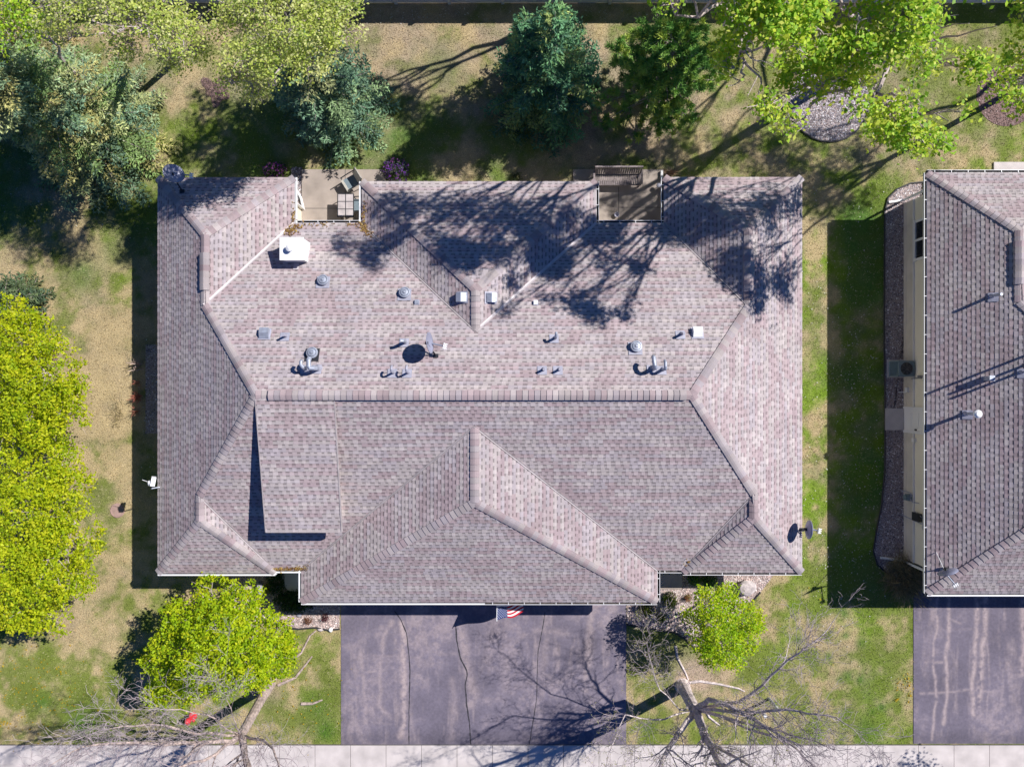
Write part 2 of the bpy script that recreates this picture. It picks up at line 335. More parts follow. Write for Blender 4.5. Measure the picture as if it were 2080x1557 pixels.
# concrete walk, verge and street (the street lies beyond the frame)
mb = MB(); y0, y1 = P(0, 1512).y, P(0, 1512).y - 1.52
for k in range(-20, 24):
    x0 = P(784.5 + 72 * k, 0).x; w = 72 * H / F
    mb.box((x0 + w / 2, (y0 + y1) / 2, 0.0), (w - .018, y0 - y1, .10))
sw = mb.build('sidewalk', M_['concrete']); tag(sw, kind='structure')
mb = MB(); mb.box((0, (y0 + y1) / 2, -.002), (66, y0 - y1 + .06, .06)); tag(mb.build('sidewalk_bed', M_['joint']), kind='structure')
mb = MB(); mb.box((0, -21.2, .03), (120, .16, .24)); tag(mb.build('kerb', M_['concrete']), kind='structure')
mb = MB(); mb.add([(-200, -29, .012), (200, -29, .012), (200, -21.3, .012), (-200, -21.3, .012)], [(0, 1, 2, 3)]); tag(mb.build('road', M_['road']), kind='structure')

def world_poly(poly): return [P(a, b).xy.to_tuple() for a, b in poly]
PEB = []
def bed(name, poly, m, z=0.012, edge=True, pebbles=0, pal=None, psize=.03):
    wp = world_poly(poly); mb = MB(); n = len(wp)
    mb.add([(x, y, z) for x, y in wp], [tuple(range(n))]); o = mb.build(name, m); tag(o, kind='structure')
    a = np.array(wp); mn, mx = a.min(0), a.max(0)
    if pebbles:
        p = mn + RNG.random((pebbles * 3, 2)) * (mx - mn); p = p[inside(p[:, 0], p[:, 1], wp)][:pebbles]
        PEB.append((p, z, psize, np.array(pal)))
    return o
def edging(pts, label, closed=False):
    mb = MB(); q = [P(a, b, .05) for a, b in pts]
    if closed: q.append(q[0])
    mb.tube(q, .035, 6); tag(mb.build('bed_edging', M_['edging']), label, 'garden edging')
PINK = [(.66, .52, .47), (.52, .39, .36), (.78, .72, .69), (.38, .28, .26), (.60, .44, .40), (.26, .21, .20), (.72, .60, .54)]
GREY = [(.50, .46, .48), (.30, .27, .30), (.78, .75, .76), (.14, .12, .14), (.40, .35, .36), (.20, .17, .19)]
bed('gravel_bed', BED_L, M_['gravelbed'], pebbles=5200, pal=PINK); bed('gravel_bed', BED_R, M_['gravelbed'], pebbles=8200, pal=PINK)
bed('gravel_bed', BED_N, M_['gravelbed'], pebbles=9000, pal=GREY); bed('gravel_bed', BED_P, M_['gravelbed'], pebbles=900, pal=GREY)
bed('gravel_bed', BED_W, M_['gravelbed'], pebbles=900, pal=GREY)
bed('gravel_bed', BED_T, M_['gravelbed'], pebbles=6000, pal=GREY)
bed('mulch_bed', BED_M, M_['mulch'], pebbles=1500, pal=[(.24, .16, .15), (.14, .09, .08), (.33, .25, .23)]); bed('mulch_bed', BED_ML, M_['mulch'], pebbles=900, pal=[(.30, .21, .19), (.18, .12, .11)]); bed('mulch_bed', BED_MU, M_['mulch'], pebbles=700, pal=[(.24, .16, .15), (.14, .09, .08)])
edging(BED_T[1:14], 'black edging curving round the gravel ring in the back lawn')
edging(BED_N[0:15], 'long black edging along the gravel strip beside the beige wall')
edging(BED_L[2:9], 'black edging in front of the gravel bed left of the wide driveway')
edging(BED_R[1:10], 'black edging sweeping past the pink boulder and the small green tree')
OCT = np.array([[1, 0, 0], [0, 1, 0], [-1, 0, 0], [0, -1, 0], [0, 0, 1], [0, 0, -1]], float)
OF = [(0, 1, 4, 4), (1, 2, 4, 4), (2, 3, 4, 4), (3, 0, 4, 4)]
vv = []; cc = []
for p, z, s, pal in PEB:
    n = len(p); sc = s * (.5 + RNG.random((n, 1, 3)) ** 2 * 1.1); ang = RNG.random(n) * 6.28
    o = OCT[None] * sc * np.array([1, 1, .55]); ca, sa = np.cos(ang)[:, None], np.sin(ang)[:, None]
    x = o[..., 0] * ca - o[..., 1] * sa + p[:, :1]; y = o[..., 0] * sa + o[..., 1] * ca + p[:, 1:]; zz = o[..., 2] + z + .01
    w = np.stack([x, y, zz], -1); col = pal[RNG.integers(0, len(pal), n)] * (.75 + .5 * RNG.random((n, 1)))
    # top as two quads (roof shape) plus skirts
    vv.append(w[:, [0, 1, 4, 3]]); cc.append(col); vv.append(w[:, [2, 3, 4, 1]]); cc.append(col)
tag(quads('gravel', np.concatenate(vv), np.concatenate(cc), M_['pebble']), kind='stuff')

# ------------------------------------------------------------------ roofs
NAMES = ['b', 'fr', 'l', 'r', 'wlr', 'wlt', 'wrl', 'wrt', 'cl', 'cr', 'ct', 'gl', 'gr', 'gf', 'wflr', 'wflf', 'wfrl', 'wfrf']
SL = dict(zip(NAMES, [.42, .407, .579, .56, .487, .56, .507, .61, .402, .396, .409, .339, .334, .547, .525, .558, .553, .548]))
ZE = 2.7
def U(q, z=ZE): return (q - CX) * (H - z) / F
def Vv(q, z=ZE): return (CY - q) * (H - z) / F
PL = {}
for n, q in (('l', 320.5), ('wrl', 1349), ('cl', 735), ('gl', 612), ('wfrl', 1387)): PL[n] = (SL[n], 0, ZE - SL[n] * U(q))
for n, q in (('r', 1629), ('wlr', 598), ('cr', 1211), ('gr', 1335), ('wflr', 559)): PL[n] = (-SL[n], 0, ZE + SL[n] * U(q))
for n, q in (('b', 453), ('wlt', 360.5), ('wrt', 360), ('ct', 368.5)): PL[n] = (0, -SL[n], ZE + SL[n] * Vv(q))
for n, q in (('fr', 1157.5), ('gf', 1222), ('wflf', 1163), ('wfrf', 1162)): PL[n] = (0, SL[n], ZE - SL[n] * Vv(q))
def inter(*k):
    A = [[-PL[n][0], -PL[n][1], 1] for n in k]; return Vector(np.linalg.solve(A, [PL[n][2] for n in k]))
R = {}
for k, t in dict(G=('l', 'b', 'fr'), G2=('r', 'b', 'fr'), E=('l', 'b', 'wlr'), D=('l', 'wlr', 'wlt'), P=('r', 'b', 'wrl'), Q=('r', 'wrl', 'wrt'), T=('cl', 'cr', 'b'), S=('cl', 'cr', 'ct'),
                 L=('gl', 'gr', 'fr'), M=('gl', 'gr', 'gf'), Hh=('l', 'fr', 'wflr'), I=('l', 'wflr', 'wflf'), N=('r', 'fr', 'wfrl'), O=('r', 'wfrl', 'wfrf')).items(): R[k] = inter(*t)
for k, (a, b) in dict(NW=(320.5, 360.5), SW=(320.5, 1163), NE1=(598, 360.5), C1=(598, 453), C2=(735, 453), C3=(1211, 453), C4=(1349, 453), TL=(735, 368.5), TR=(1211, 368.5), NWr=(1349, 360), NE=(1629, 360), SE=(1629, 1162),
                      F1=(559, 1157.5), F2=(612, 1157.5), F3=(1335, 1157.5), F4=(1387, 1157.5), GL=(612, 1222), GR=(1335, 1222), W1=(559, 1163), W2=(1387, 1162)).items(): R[k] = P(a, b, ZE)
FACES = {'l': 'NW SW I Hh G E D', 'wlt': 'NW D NE1', 'wlr': 'D E C1 NE1', 'b': 'C1 E G G2 P C4 C3 T C2', 'cl': 'C2 T S TL', 'ct': 'TL S TR', 'cr': 'TR S T C3', 'wrl': 'C4 P Q NWr', 'wrt': 'NWr Q NE',
         'r': 'NE Q P G2 N O SE', 'fr': 'G Hh F1 F2 L F3 F4 N G2', 'gl': 'L F2 GL M', 'gf': 'GL GR M', 'gr': 'GR F3 L M', 'wflr': 'Hh I W1 F1', 'wflf': 'I SW W1', 'wfrl': 'N F4 W2 O', 'wfrf': 'O W2 SE'}
TOOTH = np.array([(.365, .290, .295), (.38, .315, .32), (.405, .355, .35), (.39, .345, .35), (.35, .275, .285), (.42, .37, .36), (.37, .325, .34)])
def shingles(mb, poly, rng, tint=1.0):
    """lay courses of laminated shingles as real stepped tabs on a planar roof polygon"""
    pts = [Vector(p) for p in poly]; n = Vector((0, 0, 0))
    for a, b in zip(pts, pts[1:] + pts[:1]): n += a.cross(b)
    n.normalize()
    if n.z < 0: n = -n
    v = (Vector((0, 0, 1)) - n * n.z).normalized(); u = v.cross(n)
    o = pts[0]; uv = [((p - o).dot(u), (p - o).dot(v)) for p in pts]
    vmin = min(q[1] for q in uv); vmax = max(q[1] for q in uv); e = 0.146
    def scan(vv):
        xs = []
        for (a, b), (c, d) in zip(uv, uv[1:] + uv[:1]):
            if (b > vv) != (d > vv): xs.append(a + (c - a) * (vv - b) / (d - b))
        xs.sort(); return list(zip(xs[0::2], xs[1::2]))
    W3 = lambda a, b, h: o + u * a + v * b + n * h
    for i in range(int((vmax - vmin) / e) + 1):
        v0 = vmin + i * e; v1 = min(v0 + e, vmax)
        if v1 - v0 < .03: continue
        A, B = scan(v0 + .02), scan(v1 - .005)
        if len(A) != len(B):
            A = B = scan((v0 + v1) / 2)
        band = rng.uniform(.97, 1.03)
        for (a0, b0), (a1, b1) in zip(A, B):
            s = min(a0, a1) - rng.uniform(0, .9); hi = max(b0, b1); tooth = rng.random() < .5; run = s
            while s < hi:
                if s >= run:
                    run = s + rng.uniform(.35, 1.0); rc = TOOTH[rng.integers(0, len(TOOTH))] * band * tint
                w = rng.uniform(.10, .21) if tooth else rng.uniform(.09, .17)
                t = s + w; sb, tb = min(max(s, a0), b0), min(max(t, a0), b0); st, tt = min(max(s, a1), b1), min(max(t, a1), b1)
                if tb - sb > .004 or tt - st > .004:
                    base = rc * rng.uniform(.97, 1.03); vm = v0 + e * .60; sm = sb + (st - sb) * .60; tm = tb + (tt - tb) * .60
                    if tooth:
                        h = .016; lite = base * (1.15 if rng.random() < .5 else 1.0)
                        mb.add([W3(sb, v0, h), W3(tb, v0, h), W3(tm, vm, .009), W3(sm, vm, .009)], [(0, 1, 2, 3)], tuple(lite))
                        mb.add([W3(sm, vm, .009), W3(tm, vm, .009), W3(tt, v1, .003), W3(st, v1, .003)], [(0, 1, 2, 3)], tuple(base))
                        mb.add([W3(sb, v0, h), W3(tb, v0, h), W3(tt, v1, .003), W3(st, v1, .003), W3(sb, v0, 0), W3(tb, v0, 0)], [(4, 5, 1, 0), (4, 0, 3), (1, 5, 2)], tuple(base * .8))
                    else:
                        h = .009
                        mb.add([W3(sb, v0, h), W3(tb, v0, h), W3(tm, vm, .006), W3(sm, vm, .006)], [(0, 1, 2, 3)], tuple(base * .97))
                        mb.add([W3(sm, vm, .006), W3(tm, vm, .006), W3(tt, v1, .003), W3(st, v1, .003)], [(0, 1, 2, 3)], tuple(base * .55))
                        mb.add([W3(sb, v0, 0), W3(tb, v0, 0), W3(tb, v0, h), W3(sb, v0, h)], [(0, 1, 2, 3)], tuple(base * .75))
                s = t; tooth = not tooth
    return n
def pz(pl, x, y): return pl[0] * x + pl[1] * y + pl[2]
def cap_line(name, A, B, pa, pb, parent, rng, w=.155, hump=.03, vent=False, dark=.93):
    """overlapping cap shingles along a hip or ridge"""
    mb = MB(); L = (B - A).length; d = (B - A) / L; hd = Vector((d.x, d.y, 0)).normalized(); pr = Vector((-hd.y, hd.x, 0))
    n = max(1, int(L / .21)); up = hump
    for i in range(n):
        s0 = A + d * (L * i / n); s1 = A + d * (L * (i + 1) / n + .02)
        base = TOOTH[rng.integers(0, len(TOOTH))] * rng.uniform(.86, 1.12) * dark
        row = []
        for q, lift in ((s0, .028), (s1, .004)):
            pts = []
            for k in (-1, -.45, 0, .45, 1):
                x, y = q.x + pr.x * w * k, q.y + pr.y * w * k
                zz = min(pz(pa, x, y), pz(pb, x, y)) if abs(k) > .1 else q.z - .012
                pts.append(Vector((x, y, zz + up + lift)))
            row.append(pts)
        a, b = row; vs = a + b + [p - Vector((0, 0, up + .02)) for p in a] + [b[0] - Vector((0, 0, up)), b[4] - Vector((0, 0, up))]
        fs = [(k, k + 1, 6 + k, 5 + k) for k in range(4)] + [(10 + k, 11 + k, k + 1, k) for k in range(4)] + [(10, 0, 5, 15), (4, 14, 16, 9)]
        mb.add(vs, fs, tuple(np.clip(base, 0, .62)))
    return mb.build(name, M_['shingle'], parent, col=True)
def valley_line(A, B, pa, pb, parent, w=.04):
    mb = MB(); d = (B - A); hd = Vector((d.x, d.y, 0)).normalized(); pr = Vector((-hd.y, hd.x, 0)); rows = []
    for q in (A, A.lerp(B, .5), B):
        pts = []
        for k in (-1, 0, 1):
            x, y = q.x + pr.x * w * k, q.y + pr.y * w * k; pts.append(Vector((x, y, max(pz(pa, x, y), pz(pb, x, y)) + (.034 if k else .026))))
        rows.append(pts)
    for a, b in zip(rows[:-1], rows[1:]):
        mb.add(a + b, [(0, 1, 4, 3), (1, 2, 5, 4)])
        mb.add([a[0], b[0], b[0] - Vector((0, 0, .03)), a[0] - Vector((0, 0, .03)), a[2], b[2], b[2] - Vector((0, 0, .03)), a[2] - Vector((0, 0, .03))], [(0, 1, 2, 3), (4, 5, 6, 7)])
    return mb.build('valley_flashing', M_['flash'] if w > .045 else M_['flashd'], parent)

house = empty('house', (-1.3, 0, 0), 'long beige duplex house under linked mauve-grey shingled hip roofs between the two lawns', 'house')
rng = np.random.default_rng(5)
mb = MB(); dk = MB()
for k, s in FACES.items():
    poly = [R[q] for q in s.split()]
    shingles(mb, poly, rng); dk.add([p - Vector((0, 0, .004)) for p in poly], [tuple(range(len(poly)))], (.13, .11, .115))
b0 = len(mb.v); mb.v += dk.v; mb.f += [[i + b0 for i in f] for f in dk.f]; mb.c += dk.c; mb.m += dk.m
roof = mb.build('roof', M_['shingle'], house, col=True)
for a, b, p, q in (('NW', 'D', 'l', 'wlt'), ('NE1', 'D', 'wlr', 'wlt'), ('E', 'G', 'l', 'b'), ('Hh', 'G', 'l', 'fr'), ('SW', 'I', 'l', 'wflf'), ('W1', 'I', 'wflr', 'wflf'), ('P', 'G2', 'r', 'b'), ('NE', 'Q', 'r', 'wrt'), ('NWr', 'Q', 'wrl', 'wrt'),
                   ('N', 'G2', 'r', 'fr'), ('SE', 'O', 'r', 'wfrf'), ('W2', 'O', 'wfrl', 'wfrf'), ('TL', 'S', 'cl', 'ct'), ('TR', 'S', 'cr', 'ct'), ('GL', 'M', 'gl', 'gf'), ('GR', 'M', 'gr', 'gf')):
    cap_line('hip_cap', R[a], R[b], PL[p], PL[q], roof, rng)
for a, b, p, q in (('D', 'E', 'l', 'wlr'), ('I', 'Hh', 'l', 'wflr'), ('Q', 'P', 'r', 'wrl'), ('O', 'N', 'r', 'wfrl'), ('T', 'S', 'cl', 'cr'), ('M', 'L', 'gl', 'gr'), ('G', 'G2', 'b', 'fr')):
    cap_line('ridge_cap', R[a], R[b], PL[p], PL[q], roof, rng, w=.165)
def ridge_vent(A, B, pa, pb, parent): return cap_line('ridge_vent', A, B, PL[pa] if isinstance(pa, str) else pa, PL[pb] if isinstance(pb, str) else pb, parent, rng, w=.175, hump=.10)
ridge_vent(R['G'].lerp(R['G2'], .03), R['G'].lerp(R['G2'], .985), 'b', 'fr', roof)
ridge_vent(R['D'].lerp(R['E'], .26), R['D'].lerp(R['E'], .78), 'l', 'wlr', roof)
ridge_vent(R['Q'].lerp(R['P'], .26), R['Q'].lerp(R['P'], .80), 'r', 'wrl', roof)
for a, b, p, q in (('E', 'C1', 'wlr', 'b'), ('T', 'C2', 'cl', 'b'), ('T', 'C3', 'cr', 'b'), ('P', 'C4', 'wrl', 'b'), ('L', 'F2', 'gl', 'fr'), ('L', 'F3', 'gr', 'fr'), ('Hh', 'F1', 'wflr', 'fr'), ('N', 'F4', 'wfrl', 'fr')):
    valley_line(R[a], R[b], PL[p], PL[q], roof, .055 if (a, b) in (('E', 'C1'), ('T', 'C3')) else .038)
OUT = [R[k] for k in 'NW NE1 C1 C2 TL TR C3 C4 NWr NE SE W2 F4 F3 GR GL F2 F1 W1 SW'.split()]
def inset(poly, d):
    n = len(poly); res = []
    ar = sum(a.x * b.y - b.x * a.y for a, b in zip(poly, poly[1:] + poly[:1]))
    sg = 1 if ar > 0 else -1
    for i in range(n):
        p, q, r = poly[i - 1], poly[i], poly[(i + 1) % n]
        e1 = (q - p).normalized(); e2 = (r - q).normalized()
        n1 = Vector((-e1.y, e1.x, 0)) * sg; n2 = Vector((-e2.y, e2.x, 0)) * sg
        res.append((q.x + (n1.x + n2.x) * d, q.y + (n1.y + n2.y) * d))
    return res
WALLP = inset([Vector(R[k]) for k in 'NW NE1 C1 C2 TL TR C3 C4 NWr NE SE F3 GR GL F2 SW'.split()], .5)
# keep the wall outline rectilinear where the short front returns were dropped
fx = {k: R[k] for k in R}
WALLP = [(R['NW'].x + .5, R['NW'].y - .55), (R['NE1'].x - .5, R['NW'].y - .55), (R['NE1'].x - .5, R['C1'].y - .5), (R['TL'].x + .5, R['C1'].y - .5), (R['TL'].x + .5, R['TL'].y - .5), (R['TR'].x - .5, R['TL'].y - .5), (R['TR'].x - .5, R['C1'].y - .5),
         (R['NWr'].x + .5, R['C1'].y - .5), (R['NWr'].x + .5, R['NE'].y - .5), (R['NE'].x - .5, R['NE'].y - .5), (R['NE'].x - .5, R['SE'].y + .5), (R['GR'].x - .5, R['SE'].y + .5), (R['GR'].x - .5, R['GR'].y + .5), (R['GL'].x + .5, R['GR'].y + .5), (R['GL'].x + .5, R['SW'].y + .5), (R['SW'].x + .5, R['SW'].y + .5)]
mb = MB(); mb.prism(WALLP, 0, 2.5); mb.build('wall', M_['siding'], house)
mb = MB(); n = len(OUT); mb.add([(p.x, p.y, 2.50) for p in OUT], [tuple(range(n))]); mb.build('soffit', M_['trim'], house)
mb = MB()
for a, b in zip(OUT, OUT[1:] + OUT[:1]): mb.add([(a.x, a.y, 2.5), (b.x, b.y, 2.5), (b.x, b.y, 2.705), (a.x, a.y, 2.705)], [(0, 1, 2, 3)])
mb.build('fascia', M_['trim'], house)
def gutter(a, b, out, parent, cover=False, z=ZE, hang=.62):
    """K-style trough along an eave; out = horizontal direction away from the house"""
    a = Vector((a[0], a[1], 0)); b = Vector((b[0], b[1], 0)); o = Vector((out[0], out[1], 0)); mb = MB(); up = Vector((0, 0, 1))
    prof = [(.012, z - .02), (.012, z - .13), (.085, z - .13), (.108, z - .03), (.108, z + .005), (.093, z + .005), (.093, z - .03), (.078, z - .115), (.02, z - .115), (.02, z - .02)]
    A = [a + o * x + up * h for x, h in prof]; B = [b + o * x + up * h for x, h in prof]; k = len(prof)
    for i in range(k):
        j = (i + 1) % k; mb.add([A[i], A[j], B[j], B[i]], [(0, 1, 2, 3)], mi=1 if i in (6, 7, 8) else 0)
    mb.add(A, [tuple(range(k))]); mb.add(B, [tuple(reversed(range(k)))])
    d = (b - a); L = d.length; d = d / L
    if cover: mb.add([a + o * .045 + up * (z + .010), a + o * .106 + up * (z + .007), b + o * .106 + up * (z + .007), b + o * .045 + up * (z + .010)], [(0, 1, 2, 3)])
    else:
        s = .3
        while s < L - .1:
            q = a + d * s + o * .06 + up * (z - .004); ang = math.atan2(d.y, d.x); mb.box(q, (.022, .10, .014), ang); s += hang
    return mb.build('gutter', [M_['white'], M_['gutin']], parent)
gutter(R['SW'], R['W1'], (0, -1), house, True); gutter(R['F1'], R['F2'], (0, -1), house, True); gutter(R['GL'], R['F2'], (-1, 0), house, True)
x0 = P(985, 0, ZE).x
gutter(R['GL'], (x0, R['GL'].y), (0, -1), house, True); gutter((x0, R['GL'].y), R['GR'], (0, -1), house)
gutter(R['GR'], R['F3'], (1, 0), house); gutter(R['F3'], R['F4'], (0, -1), house); gutter(R['W2'], R['SE'], (0, -1), house)
gutter(R['C1'], R['C2'], (0, 1), house); gutter(R['NE1'], R['C1'], (1, 0), house, True); gutter(R['TL'], R['C2'], (-1, 0), house, True)
gutter(R['C3'], R['C4'], (0, 1), house); gutter(R['TR'], R['C3'], (1, 0), house); gutter(R['NWr'], R['C4'], (-1, 0), house)
# downspout with its flexible run-off by the left patio, short leg at the front
mb = MB(); b = P(617, 424, .1); mb.tube([(R['NE1'].x + .06, b.y + .12, 2.58), (b.x - .05, b.y, 2.3), (b.x, b.y, .12)], .045, 8); mb.tube([b, b + Vector((-.02, -.02, -.03)), P(611, 402, .07), P(602, 386, .06)], .055, 8); mb.build('downspout', M_['white'], house)
mb = MB(); mb.box(P(562, 1161, 2.5), (.08, .12, .3)); mb.box((P(562, 0, 2.5).x, R['SW'].y + .4, 1.2), (.08, .08, 2.3)); mb.build('downspout', M_['white'], house)

# shed dormer on the left of the front slope
xa, xb = -9.03, -6.25; ya, yb = -.47, -5.44; za, zb = 5.50, 4.40
dm = MB()
dm.add([(xa + .25, ya, 5.3), (xb - .25, ya, 5.3), (xb - .25, yb + .3, 4.30), (xa + .25, yb + .3, 4.30), (xa + .25, ya, 5.0), (xb - .25, ya, 5.0), (xb - .25, yb + .3, 3.2), (xa + .25, yb + .3, 3.2)], [(0, 1, 2, 3), (3, 2, 6, 7), (0, 3, 7, 4), (1, 5, 6, 2)])
dorm = dm.build('dormer', M_['siding'], house)
mb = MB(); shingles(mb, [Vector((xa, ya, za)), Vector((xa, yb, zb)), Vector((xb, yb, zb)), Vector((xb, ya, za))], rng); mb.build('dormer_roof', M_['shingle'], dorm, col=True)
mb = MB()
for x in (xa, xb): mb.add([(x - .015, ya, za + .012), (x + .015, ya, za + .012), (x + .015, yb, zb + .03), (x - .015, yb, zb + .03), (x - .015, ya, za - .1), (x + .015, ya, za - .1), (x + .015, yb, zb - .14), (x - .015, yb, zb - .14)], [(0, 1, 2, 3), (4, 7, 6, 5), (0, 3, 7, 4), (1, 5, 6, 2), (3, 2, 6, 7)])
mb.add([(xa, ya, za - .1), (xb, ya, za - .1), (xb, yb, zb - .13), (xa, yb, zb - .13)], [(0, 3, 2, 1)]); mb.box(((xa + xb) / 2, yb - .01, zb - .06), (xb - xa, .025, .16))
mb.build('rake_trim', M_['flashd'], dorm)
mb = MB(); mb.box(((xa + xb) / 2, yb + .29, 3.85), (1.9, .04, .55)); mb.build('dormer_window', M_['glass'], dorm)

def rz(px, py, pl):
    """height of a roof plane under a photo pixel"""
    p = PL[pl] if isinstance(pl, str) else pl; k = p[0] * (px - CX) / F + p[1] * (CY - py) / F
    return (H * k + p[2]) / (1 + k)
def onroof(px, py, pl, dz=0): 
    q = P(px, py, rz(px, py, pl)); q.z += dz; return q
def rnorm(pl):
    p = PL[pl] if isinstance(pl, str) else pl; return Vector((-p[0], -p[1], 1)).normalized()
# chimney
c = Vector((P(596, 0, 3.9).x, P(0, 506, 3.9).y, 0)); ct = P(592.5, 505, 4.02)
mb = MB(); mb.box((ct.x + .02, ct.y, 3.35), (.80, .80, 1.24)); chim = mb.build('chimney', M_['white'], house)
mb = MB(); mb.box((ct.x, ct.y, 3.995), (.90, .86, .06)); mb.box((ct.x, ct.y, 3.94), (.84, .82, .05)); mb.build('chimney_cap', M_['white'], chim)
mb = MB(); fp = P(589, 504, 4.1); mb.lathe([(.11, -.08), (.11, .05), (.13, .06), (.135, .10), (.05, .14), (.0, .145)], fp, 18); mb.build('flue_pipe', M_['white'], chim)
mb = MB(); mb.box(onroof(602, 541, 'b', .03), (.20, .30, .02), M=rnorm('b').to_track_quat('Z', 'Y').to_matrix()); mb.build('chimney_flashing', M_['flash'], chim)
# roof vents
def round_vent(px, py, pl):
    q = onroof(px, py, pl); n = rnorm(pl); Q = n.to_track_quat('Z', 'Y').to_matrix()
    top = q + Vector((0, 0, .0)); mb = MB()
    mb.lathe([(.10, 0), (.10, .14), (.205, .12), (.215, .15), (.20, .185), (.165, .192), (.16, .165), (.145, .165), (.14, .205), (.065, .222), (.06, .20), (.05, .20), (.045, .24), (.03, .245), (0, .245)], q, 24, axis=(n * .5 + Vector((0, 0, .5))))
    o = mb.build('roof_vent', M_['galv'], house, smooth=False)
    mb = MB(); mb.box(q + n * .03 + Q @ Vector((.02, .06, 0)), (.50, .50, .012), M=Q); mb.build('vent_flashing', M_['dark'] if px < 1000 and py > 650 else M_['lead'], o)
for a in ((658, 571), (823, 596), (636, 718), (1291, 705)): round_vent(*a, 'b')
def box_vent(px, py, pl, w=.36, d=.36, h=.19, m='galv'):
    q = onroof(px, py, pl); n = rnorm(pl); p = PL[pl] if isinstance(pl, str) else pl
    Q = n.to_track_quat('Z', 'Y').to_matrix(); up = Vector((p[0], p[1], 0)).normalized(); up = (up - n * up.dot(n)).normalized(); sd = up.cross(n)
    mb = MB(); V = lambda a, b, c_: q + sd * a * w / 2 + up * b * d / 2 + n * c_
    vs = [V(-1, -1, .02), V(1, -1, .02), V(1, 1, .02), V(-1, 1, .02), V(-.93, -1.05, h), V(.93, -1.05, h), V(.93, .05, h * 1.02), V(-.93, .05, h * 1.02), V(-.95, .98, .06), V(.95, .98, .06)]
    mb.add(vs, [(0, 1, 5, 4), (4, 5, 6, 7), (7, 6, 9, 8), (8, 9, 2, 3), (0, 4, 7, 8), (0, 8, 3), (1, 9, 6, 5), (1, 2, 9)])
    o = mb.build('box_vent', M_[m], house)
    mb = MB(); mb.box(q + n * .026, (w * 1.25, d * 1.25, .008), M=Matrix((sd, up, n)).transposed()); mb.build('vent_flashing', M_['lead'], o)
box_vent(538, 679, 'b'); box_vent(1416, 677, 'b', m='white'); box_vent(940, 604, 'cl'); box_vent(996, 605, 'cr')
box_vent(847, 615, 'b', .16, .16, .10); box_vent(1088, 616, 'b', .16, .16, .10, 'white')
def pipe_part(base, pts, r, m='lead', parent=house, pl='b', name='vent_pipe', fl=True):
    mb = MB(); base = Vector(base); mb.tube([base + Vector(p) for p in pts], r, 10); o = mb.build(name, M_[m], parent, smooth=False)
    if fl:
        n = rnorm(pl); Q = n.to_track_quat('Z', 'Y').to_matrix(); mb = MB(); mb.box(base + n * .03 + Q @ Vector((.05, .05, 0)), (.34, .34, .012), M=Q); mb.lathe([(r * 1.8, 0), (r * 1.15, .12), (r * 1.05, .12)], base, 12); mb.build('pipe_flashing', M_['lead'], o)
    return o
pipe_part(onroof(582, 682, 'b'), [(0, 0, -.1), (0, 0, .42)], .045); pipe_part(onroof(1384, 678, 'b'), [(0, 0, -.1), (0, 0, .42)], .05)
pipe_part(onroof(824, 694, 'b'), [(0, 0, -.1), (0, 0, .50), (-.02, 0, .56), (-.10, 0, .58)], .065, 'galv')
gn = [(0, 0, -.1), (0, 0, .42), (0, .03, .50), (0, .10, .54), (0, .18, .52), (0, .22, .44)]
for px in (800, 830): pipe_part(onroof(px, 756, 'b'), gn, .042)
pipe_part(onroof(1128, 686, 'b'), [(0, 0, -.1), (0, 0, .38), (0, .03, .46), (0, .10, .50), (0, .16, .46)], .05, 'galv')
for px in (1104, 1136): pipe_part(onroof(px, 750, 'b'), [(0, 0, -.1), (0, 0, .34)], .045)
gb = [(0, 0, -.1), (0, 0, .46), (-.02, .03, .56), (-.06, .10, .62), (-.08, .26, .62), (-.08, .36, .58), (-.08, .40, .48)]
pipe_part(onroof(647, 748, 'b'), [(0, 0, -.1), (0, 0, .40), (-.04, .0, .50), (-.16, .0, .53), (-.20, .06, .53), (-.20, .28, .53), (-.20, .34, .46)], .085, 'galv', name='exhaust_pipe')
pipe_part(onroof(624, 748, 'b'), [(0, 0, -.1), (0, 0, .40), (-.02, .03, .48), (-.08, .12, .52), (-.08, .22, .50), (-.08, .26, .42)], .062, 'galv', name='exhaust_pipe')
pipe_part(onroof(1326, 748, 'b'), gb, .075, 'galv', name='exhaust_pipe'); pipe_part(onroof(1346, 750, 'b'), [(0, 0, -.1), (0, 0, .42), (0, .03, .50), (-.02, .10, .54), (-.02, .24, .54), (-.02, .30, .46)], .055, 'galv', name='exhaust_pipe')

# ------------------------------------------------------------------ neighbouring house
ZN = 2.8
house2 = empty('house', (23, 0, 0), 'neighbouring beige house with a brown-mauve shingle roof, cut off by the picture edge', 'house')
NP = dict(l=(.57, 0, ZN - .57 * 16.16), wt=(0, -.57, ZN + .57 * 8.2), wr=(-.57, 0, ZN + .57 * 21.28), b=(0, -.432, ZN + .432 * 6.4), f=(0, .57, ZN + .57 * 8.17))
V2 = dict(NW=(16.16, 8.2, ZN), SW=(16.16, -8.17, ZN), SE=(30, -8.17, ZN), NE=(30, 6.4, ZN), T1=(21.28, 8.2, ZN), T2=(21.28, 6.4, ZN), D=(18.72, 5.64, 4.26), E=(18.72, 3.02, 4.26), K=(20.64, -3.69, 5.354), G=(20.64, .488, 5.354), G2=(25.5, .488, 5.354), K2=(25.5, -3.69, 5.354))
V2 = {k: Vector(v) for k, v in V2.items()}
mb = MB(); rng = np.random.default_rng(9)
